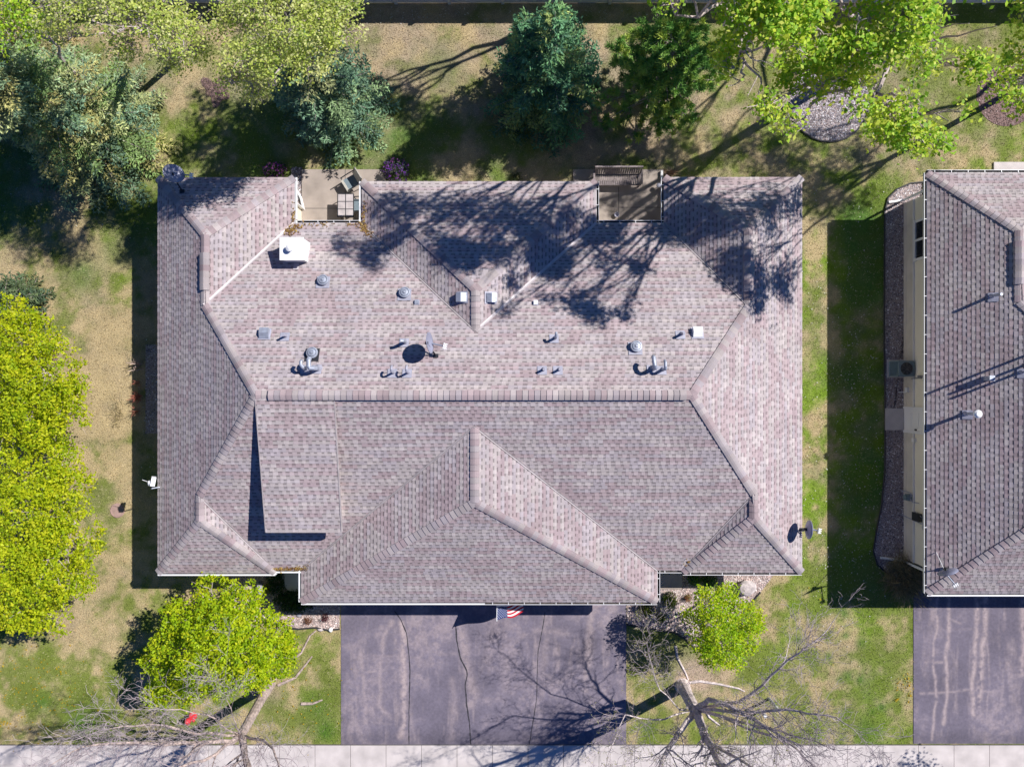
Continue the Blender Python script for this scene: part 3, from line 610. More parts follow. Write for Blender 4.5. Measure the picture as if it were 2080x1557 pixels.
for s in ('NW SW K G E D', 'NW D T1', 'D E T2 T1', 'E G G2 NE T2', 'SW SE K2 K', 'SE NE G2 K2'):
    poly = [V2[q] for q in s.split()]
    if 'SE NE' not in s: shingles(mb, poly, rng, .93)
    mb.add([p - Vector((0, 0, .004)) for p in poly], [tuple(range(len(poly)))], (.13, .11, .115))
mb.add([V2['G'], V2['K'], V2['K2'], V2['G2']], [(0, 1, 2, 3)], (.3, .26, .27))
roof2 = mb.build('roof', M_['shingle'], house2, col=True)
for a, b, p, q in (('NW', 'D', 'l', 'wt'), ('SW', 'K', 'l', 'f'), ('E', 'G', 'l', 'b')): cap_line('hip_cap', V2[a], V2[b], NP[p], NP[q], roof2, rng, dark=.92)
cap_line('ridge_cap', V2['D'], V2['E'], NP['l'], NP['wr'], roof2, rng); ridge_vent(V2['D'].lerp(V2['E'], .15), V2['D'].lerp(V2['E'], .75), NP['l'], NP['wr'], roof2)
WX = 16.84
mb = MB(); mb.prism([(WX, 7.72), (WX, -7.5), (29.5, -7.5), (29.5, 5.9), (20.8, 5.9), (20.8, 7.72)], 0, 2.6); wall2 = mb.build('wall', M_['siding'], house2)
mb = MB(); mb.box((WX - .02, .11, .36), (.05, 15.2, .72)); mb.box((WX - .035, .11, .10), (.05, 15.22, .20)); mb.build('wall_base', M_['base'], house2)
mb = MB(); mb.box((WX - .03, .11, .745), (.07, 15.2, .05)); mb.build('trim_band', M_['trim'], house2)
o2 = [V2['NW'], V2['T1'], V2['T2'], V2['NE'], V2['SE'], V2['SW']]
mb = MB(); mb.add([(p.x, p.y, 2.6) for p in o2], [tuple(range(6))])
mb.build('soffit', M_['trim'], house2)
mb = MB()
for a, b in zip(o2, o2[1:] + o2[:1]): mb.add([(a.x, a.y, 2.6), (b.x, b.y, 2.6), (b.x, b.y, ZN + .004), (a.x, a.y, ZN + .004)], [(0, 1, 2, 3)])
mb.build('fascia', M_['trim'], house2)
gutter(V2['NW'], V2['SW'], (-1, 0), house2, z=ZN, hang=.75); gutter(V2['NW'], V2['T1'], (0, 1), house2, z=ZN, hang=.65); gutter(V2['SW'], V2['SE'], (0, -1), house2, True, z=ZN)
# window, door with its frame, wall fittings
wy0, wy1, wm = 6.72, 5.14, 5.93
mb = MB()
for y in (wy0, wm, wy1): mb.box((WX - .03, y, 1.55), (.08, .09, 1.45))
for z in (.86, 2.25): mb.box((WX - .035, (wy0 + wy1) / 2, z), (.09, wy0 - wy1 + .14, .09))
win = mb.build('window', M_['trim'], house2)
mb = MB(); mb.box((WX - .012, (wy0 + wy1) / 2, 1.55), (.02, wy0 - wy1 - .05, 1.32)); mb.build('pane', M_['glass'], win)
mb = MB()
for y in (-1.03, -2.03): mb.box((WX - .05, y, 1.1), (.12, .10, 2.1))
mb.box((WX - .05, -1.53, 2.18), (.12, 1.1, .10)); fr = mb.build('door_frame', M_['trim'], house2)
mb = MB(); mb.box((WX - .05, -1.53, 1.09), (.05, .90, 2.04)); 
for z in (.5, 1.0, 1.5): mb.box((WX - .08, -1.53, z), (.012, .62, .36))
dr = mb.build('door', M_['trim'], house2)
mb = MB(); mb.lathe([(.03, 0), (.03, .05), (.045, .06), (.02, .09), (0, .09)], (WX - .07, -1.92, 1.02), 12, axis=(-1, 0, 0)); mb.build('door_handle', M_['dark'], dr)
mb = MB(); mb.box((WX - .08, -.27, .35), (.14, .20, .16)); mb.tube([(WX - .1, -.37, .3), (WX - .1, -.37, .04), (16.55, -.37, .04)], .025, 6); mb.build('dryer_vent', M_['white'], house2)
mb = MB(); mb.box((WX - .06, .27, 1.25), (.12, .13, .18)); mb.tube([(WX - .05, .23, 1.2), (WX - .05, .2, .6)], .018, 6); mb.build('disconnect_box', M_['mid'], house2)
mb = MB(); mb.box((WX - .06, -2.36, .80), (.10, .16, .18)); mb.build('hose_tap', M_['trim'], house2)
mb = MB(); mb.box((16.72, 7.82, 1.4), (.09, .07, 2.5)); mb.tube([(16.72, 7.82, .2), (16.68, 7.83, .08), P(1805, 411, .09)], .055, 8); mb.tube([(16.2, 8.1, 2.66), (16.5, 7.95, 2.5), (16.72, 7.82, 2.4)], .045, 6); mb.build('downspout', M_['white'], house2)
mb = MB(); mb.box((16.72, -7.58, 1.4), (.09, .07, 2.5)); mb.tube([(16.72, -7.58, .2), (16.66, -7.57, .08), P(1789, 1132, .08)], .055, 8); mb.tube([(16.2, -8.0, 2.66), (16.5, -7.75, 2.5), (16.72, -7.58, 2.4)], .045, 6); mb.build('downspout', M_['white'], house2)
nl = NP['l']
o = pipe_part(onroof(2014, 601, nl), [(0, 0, -.1), (0, 0, .55)], .055, 'galv', house2, nl)
pipe_part(onroof(1962, 839, nl), [(0, 0, -.1), (0, 0, .62), (0, 0, .66)], .06, 'galv', house2, nl, fl=True)
mb = MB(); q = onroof(1962, 839, nl); mb.lathe([(.06, .60), (.15, .64), (.155, .72), (.10, .78), (0, .80)], q, 18); mb.build('flue_cap', M_['white'], house2)
mb = MB(); q = onroof(2003, 768, nl); mb.box(q + Vector((0, 0, .16)), (.17, .17, .34)); mb.box(q + Vector((0, 0, .34)), (.20, .20, .03)); mb.build('roof_box', M_['galv'], house2)
for x, y, zt in ((19.5, 1.36, 6.7), (19.0, .75, 5.6), (18.75, .42, 5.3)): pipe_part((x, y, pz(nl, x, y)), [(0, 0, -.1), (0, 0, zt - pz(nl, x, y))], .045, 'lead', house2, nl)

# ------------------------------------------------------------------ dishes and antenna
def dish(name, label, base, ctr, face, lnb, r=.38, rv=None, group='satellite dishes on the roofs'):
    root = empty(name, base, label, 'satellite dish', group); base, ctr, face, lnb = map(Vector, (base, ctr, face, lnb)); face.normalize()
    q = face.to_track_quat('Z', 'Y').to_matrix(); n = 24; rv = rv or r * 1.12
    prof = [(0.02, -.075), (.35, -.065), (.65, -.038), (.88, -.008), (1.0, .012)]
    vs = []; rings = [(0.02, -.075)] + prof[1:]
    for k, (a, z) in enumerate(rings): vs += [q @ Vector((a * r * math.cos(2 * math.pi * j / n), a * rv * math.sin(2 * math.pi * j / n), z)) + ctr for j in range(n)]
    for a, z in ((1.0, -.003), (.65, -.055), (.02, -.095)): vs += [q @ Vector((a * r * math.cos(2 * math.pi * j / n), a * rv * math.sin(2 * math.pi * j / n), z)) + ctr for j in range(n)]
    m = len(vs) // n; mb = MB(); mb.add(vs, [(i * n + j, i * n + (j + 1) % n, (i + 1) * n + (j + 1) % n, (i + 1) * n + j) for i in range(m - 1) for j in range(n)] + [tuple(reversed(range(n))), tuple(range((m - 1) * n, m * n))])
    mb.build('reflector', M_['dish'], root, smooth=True)
    back = ctr - face * .11
    mb = MB(); mid = base.lerp(back, .55) + Vector((0, 0, .06)); mb.tube([base, mid, back], .026, 8); mb.box(back, (.10, .10, .12)); mb.build('mast', M_['dark'], root)
    mb = MB(); mb.box(base + Vector((0, 0, .03)), (.17, .13, .05)); mb.build('mount_plate', M_['dark'], root)
    foot = ctr - (q @ Vector((0, rv * .0, 0))) + Vector((0, 0, -rv * .55)); foot = ctr - face * .04 + (Vector((0, 0, -1)) - face * face.dot(Vector((0, 0, -1)))).normalized() * rv * .8
    mb = MB(); mb.tube([foot, lnb], .028, 6); mb.build('arm', M_['galv'], root)
    mb = MB(); d = (ctr - lnb).normalized(); sd = d.cross(Vector((0, 0, 1))).normalized()
    for k in (-1, 0, 1): mb.lathe([(.022, -.07), (.022, .02), (.034, .05), (.034, .07), (0, .07)], lnb + sd * .075 * k, 10, axis=d)
    mb.tube([lnb - sd * .1, lnb + sd * .1], .02, 6); mb.build('feed_horn', M_['white'], root)
    return root
dish('satellite_dish', 'grey satellite dish in the middle of the back slope, with its round shadow beside it', onroof(886, 722, 'b', .02), P(873, 696, 5.62), (.985, .10, .16), P(904, 703, 5.5), .38)
dish('satellite_dish', 'bluish satellite dish at the corner of the roof beside the spruce', onroof(371, 389, 'wlt', .02), P(353, 352, 3.75), (.62, .15, .62), P(389, 357, 3.55), .36)
dish('satellite_dish', 'satellite dish seen edge-on over the grass strip at the right eave', (U(1627), Vv(1074), 2.78), P(1643, 1075, 3.45), (.97, -.10, .06), P(1665, 1078, 3.3), .36)
b = onroof(1919, 1154, nl, .02)
dish('satellite_dish', 'dark edge-on satellite dish on the neighbouring roof, by the front hip', b, P(1925, 1161, 3.75), (.36, -.92, .10), P(1941, 1188, 3.72), .36)
mb = MB(); mb.tube([P(1916, 1153, 3.6), onroof(1901, 1121, nl, .03)], .014, 6); o = mb.build('strut', M_['white'], bpy.data.objects['satellite_dish.003'])
ab = Vector((R['l' if False else 'SW'].x + .12, P(0, 989, 2.8).y, 2.78))
ant = empty('antenna', ab, 'small white wireless antenna on a bracket at the left eave above the shaded grass', 'antenna')
mb = MB(); mb.tube([ab, ab + Vector((-.25, -.03, .18)), P(312, 985, 3.15)], .022, 8); mb.build('bracket', M_['galv'], ant)
mb = MB(); mb.box(P(311, 977, 3.32), (.16, .34, .22), M=Matrix.Rotation(-.2, 3, 'Z') @ Matrix.Rotation(.5, 3, 'Y')); mb.build('panel', M_['white'], ant)
mb = MB(); mb.lathe([(.10, -.1), (.11, 0), (.09, .06), (0, .08)], P(304, 981, 3.25), 14, axis=(-.7, -.1, .6)); mb.build('radome', M_['white'], ant)
mb = MB(); mb.tube([P(303, 979, 3.2), P(289, 974, 3.3)], .009, 5); mb.build('whip', M_['white'], ant)

# ------------------------------------------------------------------ flag on the garage front
tip = P(1009, 1260, 2.16); fb = Vector((tip.x, R['GL'].y + .48, 1.25)); pv = (fb - tip).normalized()
flag = empty('flag', fb, 'flag with red and white stripes and white stars on blue, hung over the driveway', 'flag')
mb = MB(); mb.tube([fb, tip], .014, 8); mb.lathe([(.0, -.02), (.025, 0), (0, .03)], tip, 8); mb.build('flag_pole', M_['white'], flag)
mb = MB(); mb.box(fb + Vector((0, .0, 0)), (.08, .05, .12)); mb.build('pole_bracket', M_['dark'], flag)
fl = MB(); nS, nT = 13, 30
def fp_(s, t):   # s metres along the hoist from the pole tip, t metres along the fly
    sag = .55 + .25 * s
    d = Vector((.66, -.10 + .02 * s, -.60)).normalized()
    rp = .07 * math.sin(t * 5.2 + s * 3.0) * min(1, t * 2)
    return tip + pv * (.03 + s) + d * t + Vector((.2 * rp, rp, rp * .6)) + Vector((0, .03 * t * t, -.10 * t * t))
hs, ft = .92, 1.45
for i in range(nS):
    for j in range(nT):
        s0, s1, t0, t1 = hs * i / nS, hs * (i + 1) / nS, ft * j / nT, ft * (j + 1) / nT
        col = (.46, .016, .035) if i % 2 == 0 else (.78, .77, .78)
        if i < 7 and j < nT * .4: col = (.025, .045, .16)
        fl.add([fp_(s0, t0), fp_(s1, t0), fp_(s1, t1), fp_(s0, t1)], [(0, 1, 2, 3)], col)
cl_ = fl.build('flag_cloth', M_['flagm'], flag, col=True)
st = MB()
for i in range(9):
    for j in range(11):
        if (i + j) % 2: continue
        s, t = hs * 7 / 13 * (i + 1) / 10, ft * .4 * (j + 1) / 12; a = .019
        ps = []
        nn = (fp_(s + .02, t) - fp_(s, t)).cross(fp_(s, t + .02) - fp_(s, t)).normalized()
        if nn.z < 0: nn = -nn
        for k in range(10):
            r_ = a if k % 2 == 0 else a * .45; ps.append(fp_(s + r_ * math.cos(k * math.pi / 5), t + r_ * math.sin(k * math.pi / 5)) + nn * .004)
        st.add(ps, [tuple(range(10))], (.85, .85, .86))
st.build('stars', M_['flagm'], cl_, col=True)

# ------------------------------------------------------------------ patios, stoops and furniture
def slab(name, poly, z, label, m='patio', joints=(), cat='slab'):
    mb = MB(); mb.prism([P(a, b).xy.to_tuple() for a, b in poly], -.05, z); o = mb.build(name, M_[m]); tag(o, label, cat)
    for (a, b), (c_, d) in joints:
        q, r = P(a, b), P(c_, d); e = (r - q).normalized(); nn = Vector((-e.y, e.x, 0)) * .012
        jb = MB(); jb.add([(*(q - nn).xy, z + .004), (*(r - nn).xy, z + .004), (*(r + nn).xy, z + .004), (*(q + nn).xy, z + .004)], [(0, 1, 2, 3)]); jb.build('slab_joint', M_['joint'], o)
    return o
slab('patio', [(614, 345), (784, 345), (784, 372), (745, 372), (745, 462), (614, 462)], .07, 'concrete patio under the glass-topped table and sling chairs', joints=[((615, 424), (745, 424)), ((702, 345), (702, 424))], cat='patio')
slab('patio', [(1164, 345), (1347, 345), (1347, 462), (1215, 462), (1215, 372), (1164, 372)], .07, 'dappled concrete patio under the slatted bench', joints=[((1256, 380), (1256, 462)), ((1256, 422), (1347, 422))], cat='patio')
slab('patio', [(2017, 330), (2200, 330), (2200, 380), (2017, 380)], .07, 'grey patio slab behind the neighbouring house', cat='patio', m='concrete')
slab('doorstep', [(580, 1140), (580, 1185), (584, 1194), (592, 1199), (625, 1199), (625, 1140)], .12, 'rounded shaded doorstep beside the dark green groundcover', 'concrete', cat='doorstep')
slab('doorstep', [(1337, 1140), (1384, 1140), (1384, 1189), (1337, 1189)], .16, 'square dark doorstep in shade beside the round green shrubs', 'patio', cat='doorstep')
slab('step', [(1337, 1189.3), (1384, 1189.3), (1384, 1195), (1337, 1195)], .08, 'low sunlit step in front of the square doorstep', 'patio', cat='step')
slab('doorstep', [(1796, 829), (1839, 829), (1839, 873), (1796, 873)], .10, 'grey concrete doorstep at the side door in the gravel strip', 'concrete', cat='doorstep')
# table with six panes
tc = P(702, 417, .72); tw, td = .66, .95
tb = empty('patio_table', (tc.x, tc.y, .07), 'dark metal patio table with six pale square panes in its top', 'table')
mb = MB()
for k in (-1, 0, 1): mb.box((tc.x + k * tw / 2, tc.y, .71), (.035, td + .035, .035))
for k in (-1, -1 / 3, 1 / 3, 1): mb.box((tc.x, tc.y + k * td / 2, .712), (tw + .03, .03, .03))
mb.build('table_frame', M_['dark'], tb)
mb = MB()
for i in (-.25, .25):
    for j in (-1 / 3, 0, 1 / 3): mb.box((tc.x + i * tw, tc.y + j * td, .722), (tw / 2 - .035, td / 3 - .03, .012))
mb.build('table_top', M_['tile'], tb)
for i in (-1, 1):
    for j in (-1, 1):
        mb = MB(); mb.tube([(tc.x + i * tw * .45, tc.y + j * td * .45, .07), (tc.x + i * tw * .42, tc.y + j * td * .42, .70)], .02, 6); mb.build('leg', M_['dark'], tb)
def chair(c, ang, label):
    root = empty('patio_chair', (c.x, c.y, .07), label, 'chair', 'sling chairs on the patio')
    Rm = Matrix.Rotation(ang, 3, 'Z'); T = lambda x, y, z: Rm @ Vector((x, y, 0)) + Vector((c.x, c.y, z + .07))
    mb = MB(); mb.add([T(-.25, -.26, .42), T(.25, -.26, .42), T(.25, .24, .38), T(-.25, .24, .38), T(-.25, -.26, .40), T(.25, -.26, .40), T(.25, .24, .36), T(-.25, .24, .36)], [(0, 1, 2, 3), (7, 6, 5, 4), (0, 4, 5, 1), (1, 5, 6, 2), (2, 6, 7, 3), (3, 7, 4, 0)]); mb.build('seat', M_['sling'], root)
    mb = MB(); mb.box(T(0, -.29, .41), (.56, .10, .05), ang); mb.build('seat_edge', M_['slingp'], root)
    mb = MB(); mb.add([T(-.25, .24, .40), T(.25, .24, .40), T(.26, .46, .92), T(-.26, .46, .92), T(-.25, .27, .40), T(.25, .27, .40), T(.26, .49, .92), T(-.26, .49, .92)], [(0, 1, 2, 3), (7, 6, 5, 4), (3, 2, 6, 7), (0, 3, 7, 4), (1, 5, 6, 2)]); mb.build('backrest', M_['slingp'], root)
    for k in (-1, 1):
        mb = MB(); mb.tube([T(k * .3, -.3, .0), T(k * .3, -.28, .42), T(k * .3, -.24, .62)], .018, 6); mb.build('leg', M_['dark'], root)
        mb = MB(); mb.tube([T(k * .3, .38, .0), T(k * .29, .26, .42), T(k * .28, .47, .94)], .018, 6); mb.build('leg', M_['dark'], root)
        mb = MB(); mb.tube([T(k * .3, -.3, .62), T(k * .3, .0, .64), T(k * .3, .34, .62)], .024, 6); mb.build('armrest', M_['dark'], root)
    return root
chair(P(714, 371, .42), math.radians(-58), 'pale-backed sling chair turned askew at the open end of the patio')
chair(P(731, 417, .42), math.radians(-88), 'grey sling chair half hidden under the eave beside the table')
# slatted bench
bc = P(1254, 361, .45)
bench = empty('bench', (bc.x, bc.y, .07), 'weathered slatted bench on the dappled patio between two roof wings', 'bench'); L = 2.0
mb = MB(); ns = 22
for i in range(ns):
    x = bc.x - L / 2 + L * (i + .5) / ns; mb.box((x, bc.y - .08, .47), (L / ns * .72, .46, .025))
mb.box((bc.x, bc.y - .30, .445), (L, .05, .05)); mb.box((bc.x, bc.y + .13, .445), (L, .05, .05)); mb.build('seat', M_['wood'], bench)
mb = MB()
for i in range(ns):
    x = bc.x - L / 2 + L * (i + .5) / ns; mb.add([(x - .032, bc.y + .15, .5), (x + .032, bc.y + .15, .5), (x + .032, bc.y + .30, .95), (x - .032, bc.y + .30, .95), (x - .032, bc.y + .172, .5), (x + .032, bc.y + .172, .5), (x + .032, bc.y + .322, .95), (x - .032, bc.y + .322, .95)], [(0, 1, 2, 3), (7, 6, 5, 4), (0, 3, 7, 4), (1, 5, 6, 2), (3, 2, 6, 7)])
mb.box((bc.x, bc.y + .31, .97), (L, .07, .05)); mb.build('backrest', M_['wood'], bench)
for i in (-1, 1):
    mb = MB(); mb.box((bc.x + i * L * .5, bc.y - .05, .66), (.07, .56, .04)); mb.build('armrest', M_['wood'], bench)
    for y in (-.28, .16):
        mb = MB(); mb.box((bc.x + i * L * .47, bc.y + y, .30), (.06, .06, .46)); mb.build('leg', M_['wood'], bench)
mb = MB(); a, b = P(1343, 347, .14), P(1345, 452, .14); mb.box((a + b) / 2, (.09, (a - b).length, .12)); tag(mb.build('drain_pipe', M_['white']), 'long white drain pipe lying along the edge of the dappled patio', 'drain pipe')
lp = P(1338, 377, .3); r_ = empty('garden_light', (lp.x, lp.y, .07), 'round garden light standing beside the white drain pipe', 'garden light')
mb = MB(); mb.lathe([(.10, 0), (.10, .04), (.08, .06), (.03, .075), (0, .075)], lp, 16); mb.build('lamp_head', M_['lead'], r_); mb = MB(); mb.tube([(lp.x, lp.y, .05), lp], .012, 6); mb.build('stake', M_['dark'], r_)
pp = P(1252, 437, .07); mb = MB(); mb.lathe([(.06, 0), (.10, .14), (.11, .14), (.095, .12), (.05, .03), (0, .03)], pp, 16); tag(mb.build('flower_pot', M_['lead']), 'small empty round pot on the dappled patio floor', 'flower pot')
# condenser
ax0, ax1, ay0, ay1 = 16.12, 16.80, .29, .95
slab('concrete_pad', [(1800, 730), (1841, 730), (1841, 767), (1800, 767)], .08, 'concrete pad under the blue-grey air conditioner', 'concrete', cat='pad')
ac = empty('air_conditioner', ((ax0 + ax1) / 2, (ay0 + ay1) / 2, .08), 'blue-grey air conditioner with a round fan beside the beige wall', 'air conditioner')
mb = MB(); cx, cy = (ax0 + ax1) / 2, (ay0 + ay1) / 2; mb.box((cx, cy, .13), (.68, .66, .10)); mb.box((cx, cy, .47), (.60, .58, .66))
for k in range(15): mb.box((ax0 + .03, cy, .20 + k * .042), (.018, .56, .014)); mb.box((cx, ay0 + .03, .20 + k * .042), (.58, .018, .014)); mb.box((cx, ay1 - .03, .20 + k * .042), (.58, .018, .014))
for i in (ax0 + .02, ax1 - .02):
    for j in (ay0 + .02, ay1 - .02): mb.box((i, j, .47), (.04, .04, .66))
mb.build('cabinet', M_['acgreen'], ac)
mb = MB(); n = 28; pr = [(.27, .82), (.27, .87), (.285, .88)]
vs = [(cx + .27 * math.cos(2 * math.pi * j / n), cy + .27 * math.sin(2 * math.pi * j / n), .86) for j in range(n)]; sq = []
for j in range(n):
    a = 2 * math.pi * j / n; k = .335 / max(abs(math.cos(a)), abs(math.sin(a))); sq.append((cx + k * math.cos(a), cy + min(.98, 1) * k * math.sin(a), .85))
dn = [(x, y, .80) for x, y, z in vs]; dn2 = [(x, y, .79) for x, y, z in sq]
mb.add(vs + sq + dn + dn2, [(j, (j + 1) % n, n + (j + 1) % n, n + j) for j in range(n)] + [(j, 2 * n + j, 2 * n + (j + 1) % n, (j + 1) % n) for j in range(n)] + [(n + j, n + (j + 1) % n, 3 * n + (j + 1) % n, 3 * n + j) for j in range(n)]); mb.build('top_cover', M_['acgreen'], ac)
mb = MB(); mb.lathe([(.26, 0), (.26, .005), (0, .005)], (cx, cy, .803), 24)
for k in range(4):
    a = k * math.pi / 2 + .4; mb.box((cx + .14 * math.cos(a), cy + .14 * math.sin(a), .83), (.20, .12, .01), M=Matrix.Rotation(a, 3, 'Z') @ Matrix.Rotation(.4, 3, 'X'))
mb.lathe([(.07, 0), (.07, .03), (0, .035)], (cx, cy, .83), 16); mb.build('fan', M_['dark'], ac)
mb = MB()
for r in (.08, .13, .18, .23): mb.tube([(cx + r * math.cos(2 * math.pi * j / 24), cy + r * math.sin(2 * math.pi * j / 24), .865) for j in range(25)], .004, 4)
for k in range(4):
    a = k * math.pi / 4; mb.tube([(cx - .27 * math.cos(a), cy - .27 * math.sin(a), .862), (cx + .27 * math.cos(a), cy + .27 * math.sin(a), .862)], .004, 4)
mb.build('fan_grille', M_['mid'], ac)
# meters on the neighbouring wall
y = P(0, 1010, .6).y; gm = empty('gas_meter', (16.72, y, .0), 'teal-grey gas meter with its pipe on the beige wall by the gravel', 'meter')
mb = MB(); mb.box((16.70, y, .55), (.18, .26, .26)); mb.lathe([(.11, 0), (.11, .1), (.06, .12), (0, .12)], (16.62, y, .55), 16, axis=(-1, 0, 0)); mb.build('meter_body', M_['acgreen'], gm)
mb = MB(); mb.tube([(16.66, y + .22, 0), (16.66, y + .22, .75), (16.70, y + .08, .78), (16.70, y + .05, .68)], .022, 8); mb.tube([(16.70, y - .05, .68), (16.72, y - .16, .80), (16.82, y - .16, 1.1)], .02, 8); mb.tube([P(1833, 999, .1), (16.66, y + .22, .12)], .02, 6); mb.build('gas_pipe', M_['lead'], gm)
y = P(0, 1050, .8).y; em = empty('electric_meter', (16.72, y, .0), 'grey electric meter box with a long conduit near the front wall corner', 'meter')
mb = MB(); mb.box((16.73, y + .07, 1.10), (.14, .34, .5)); mb.build('meter_box', M_['dark'], em)
mb = MB(); y2 = P(0, 1066, 1.7).y; mb.box((16.76, y2 - .08, 1.75), (.12, .30, .40)); mb.lathe([(.10, 0), (.10, .08), (.08, .11), (0, .12)], (16.70, y2 - .08, 1.78), 16, axis=(-1, 0, 0)); mb.build('dial_housing', M_['lead'], em)
mb = MB(); mb.tube([(16.66, y - .02, .0), (16.70, y2, 1.6)], .022, 8); mb.tube([(16.70, y + .3, 1.0), (16.74, y + .02, 1.7)], .012, 6); mb.box((16.74, P(0, 1040, 1.9).y, 1.75), (.1, .16, .22)); mb.build('conduit', M_['lead'], em)
# fence along the back of the plots
fy = P(0, 6).y
fen = empty('fence', (0, fy, 0), 'long pale vinyl fence along the back edge of the lawns', 'fence')
mb = MB()
for k in range(-260, 261): mb.box((k * .15 + .075, fy, .95), (.146, .022, 1.62))
mb.build('fence_panel', M_['vinyl'], fen)
mb = MB(); mb.box((0, fy - .005, .13), (78, .055, .14)); mb.box((0, fy - .005, 1.72), (78, .055, .14)); mb.build('rail', M_['vinyl'], fen)
k = 0; x = P(1130, 0).x - 2.29 * 16
while x < 36:
    mb = MB(); mb.box((x, fy - .01, .92), (.13, .13, 1.84)); mb.box((x, fy - .01, 1.86), (.16, .16, .05)); mb.build('post', M_['vinyl'], fen); x += 2.29
# small things on the lawns
c = P(239, 1036, 0); mb = MB(); mb.lathe([(.31, 0), (.31, .03), (.285, .045), (.28, .035), (.10, .045), (0, .045)], c, 32); tag(mb.build('well_lid', M_['lid']), 'round pinkish-brown lid set in the dry lawn beside the maples', 'lid')
hb = P(393, 1452, 0); hy = empty('fire_hydrant', hb, 'red fire hydrant among the bare twigs near the pavement', 'fire hydrant')
mb = MB(); mb.lathe([(.15, 0), (.17, .02), (.17, .06), (.10, .08), (.10, .46), (.13, .48), (.13, .53), (.12, .60), (.07, .67), (.03, .70), (.03, .74), (0, .74)], hb, 18); mb.build('barrel', M_['red'], hy, smooth=False)
for a in (0, 1, 2):
    d = Vector((math.cos(a * 1.57 - 1.9), math.sin(a * 1.57 - 1.9), 0)); mb = MB(); mb.lathe([(.06, .06), (.06, .16), (.075, .16), (.075, .20), (.03, .22), (0, .22)], hb + Vector((0, 0, .40 if a != 1 else .34)), 12, axis=d); mb.build('nozzle_cap', M_['red'], hy)
def post(px, py, h, r, label, group):
    b = P(px, py); root = empty('marker_post', b, label, 'marker post', group); mb = MB(); mb.lathe([(r, 0), (r, h * .72)], b, 12); mb.build('tube', M_['galv'], root)
    mb = MB(); mb.lathe([(r * 1.08, h * .72), (r * 1.08, h * .98), (r * .7, h), (0, h)], b, 12); mb.build('post_cap', M_['white'], root)
post(1562, 1418, 1.15, .065, 'taller grey marker post with a white top under the bare tree', 'marker posts')
post(1545, 1441, .60, .075, 'short stubby white marker post under the bare tree', 'marker posts')
def boulder(px, py, d, m, label, seed, rz_=0):
    r = np.random.default_rng(seed); b = P(px, py); mb = MB(); nu, nv = 18, 10; vs = []
    lob = [(unit(r.normal(size=3)), r.uniform(.05, .28)) for _ in range(12)]
    Rm = Matrix.Rotation(rz_, 3, 'Z')
    for i in range(nv + 1):
        th = math.pi * i / nv
        for j in range(nu):
            ph = 2 * math.pi * j / nu; q = np.array([math.sin(th) * math.cos(ph), math.sin(th) * math.sin(ph), math.cos(th)])
            k = 1.0
            for l, a in lob:
                dd = float(q @ l); k -= a * max(0, dd - .55) * 1.4
            vs.append(Rm @ Vector((q[0] * d[0] * k, q[1] * d[1] * k, 0)) + Vector((b.x, b.y, d[2] * .55 + q[2] * d[2] * k)))
    mb.add(vs, [(i * nu + j, (i + 1) * nu + j, (i + 1) * nu + (j + 1) % nu, i * nu + (j + 1) % nu) for i in range(nv) for j in range(nu)]); o = mb.build('boulder', M_[m], smooth=False); tag(o, label, 'boulder'); return o
boulder(1514, 1189, (.44, .40, .34), 'rock', 'large pale pinkish boulder beside the small green tree', 3)
boulder(531, 1195, (.17, .36, .24), 'rockg', 'grey upright boulder in shade between maple and doorstep', 4, .25)
boulder(672, 1277, (.10, .12, .09), 'white', 'small white stone at the corner of bed and driveway', 5)
boulder(652, 1277, (.16, .08, .07), 'rock', 'flat pinkish stone on the edging beside the driveway', 6)
boulder(607, 1248, (.13, .11, .06), 'rockg', 'round pale bluish stone lying in the sunlit gravel', 7)

# ------------------------------------------------------------------ vegetation
def leaves(centres, n_per, spread, size, pal, rng, up=.55, cvar=.15, flat=.7, asp=.68):
    """clusters of leaf-shaped quads; centres (k,3) -> (V, C)"""
    k = len(centres); n = k * n_per
    c = np.repeat(centres, n_per, 0) + rng.normal(size=(n, 3)) * spread * np.array([1, 1, flat])
    nm = unit(rng.normal(size=(n, 3)) + np.array([0, 0, up * 2])); t = unit(np.cross(nm, rng.normal(size=(n, 3)))); b = np.cross(nm, t)
    s = (size * (.6 + .8 * rng.random(n)))[:, None]
    V = np.stack([c - t * s * .5, c + b * s * asp * .5 + nm * s * .08, c + t * s * .55, c - b * s * asp * .5 + nm * s * .08], 1)
    pal = np.array(pal); ci = np.repeat(rng.integers(0, len(pal), k), n_per); alt = rng.random(n) < .16; ci[alt] = rng.integers(0, len(pal), alt.sum())
    C = pal[ci] * (1 - cvar + 2 * cvar * rng.random((n, 1)))
    return V, C
def bez(a, b, c, n=6): return [a * (1 - t) ** 2 + b * 2 * t * (1 - t) + c * t * t for t in [i / n for i in range(n + 1)]]
def wobble(pts, amt, rg):
    return [p if i in (0,) else p + Vector(tuple(rg.normal(size=3) * amt)) for i, p in enumerate(pts)]

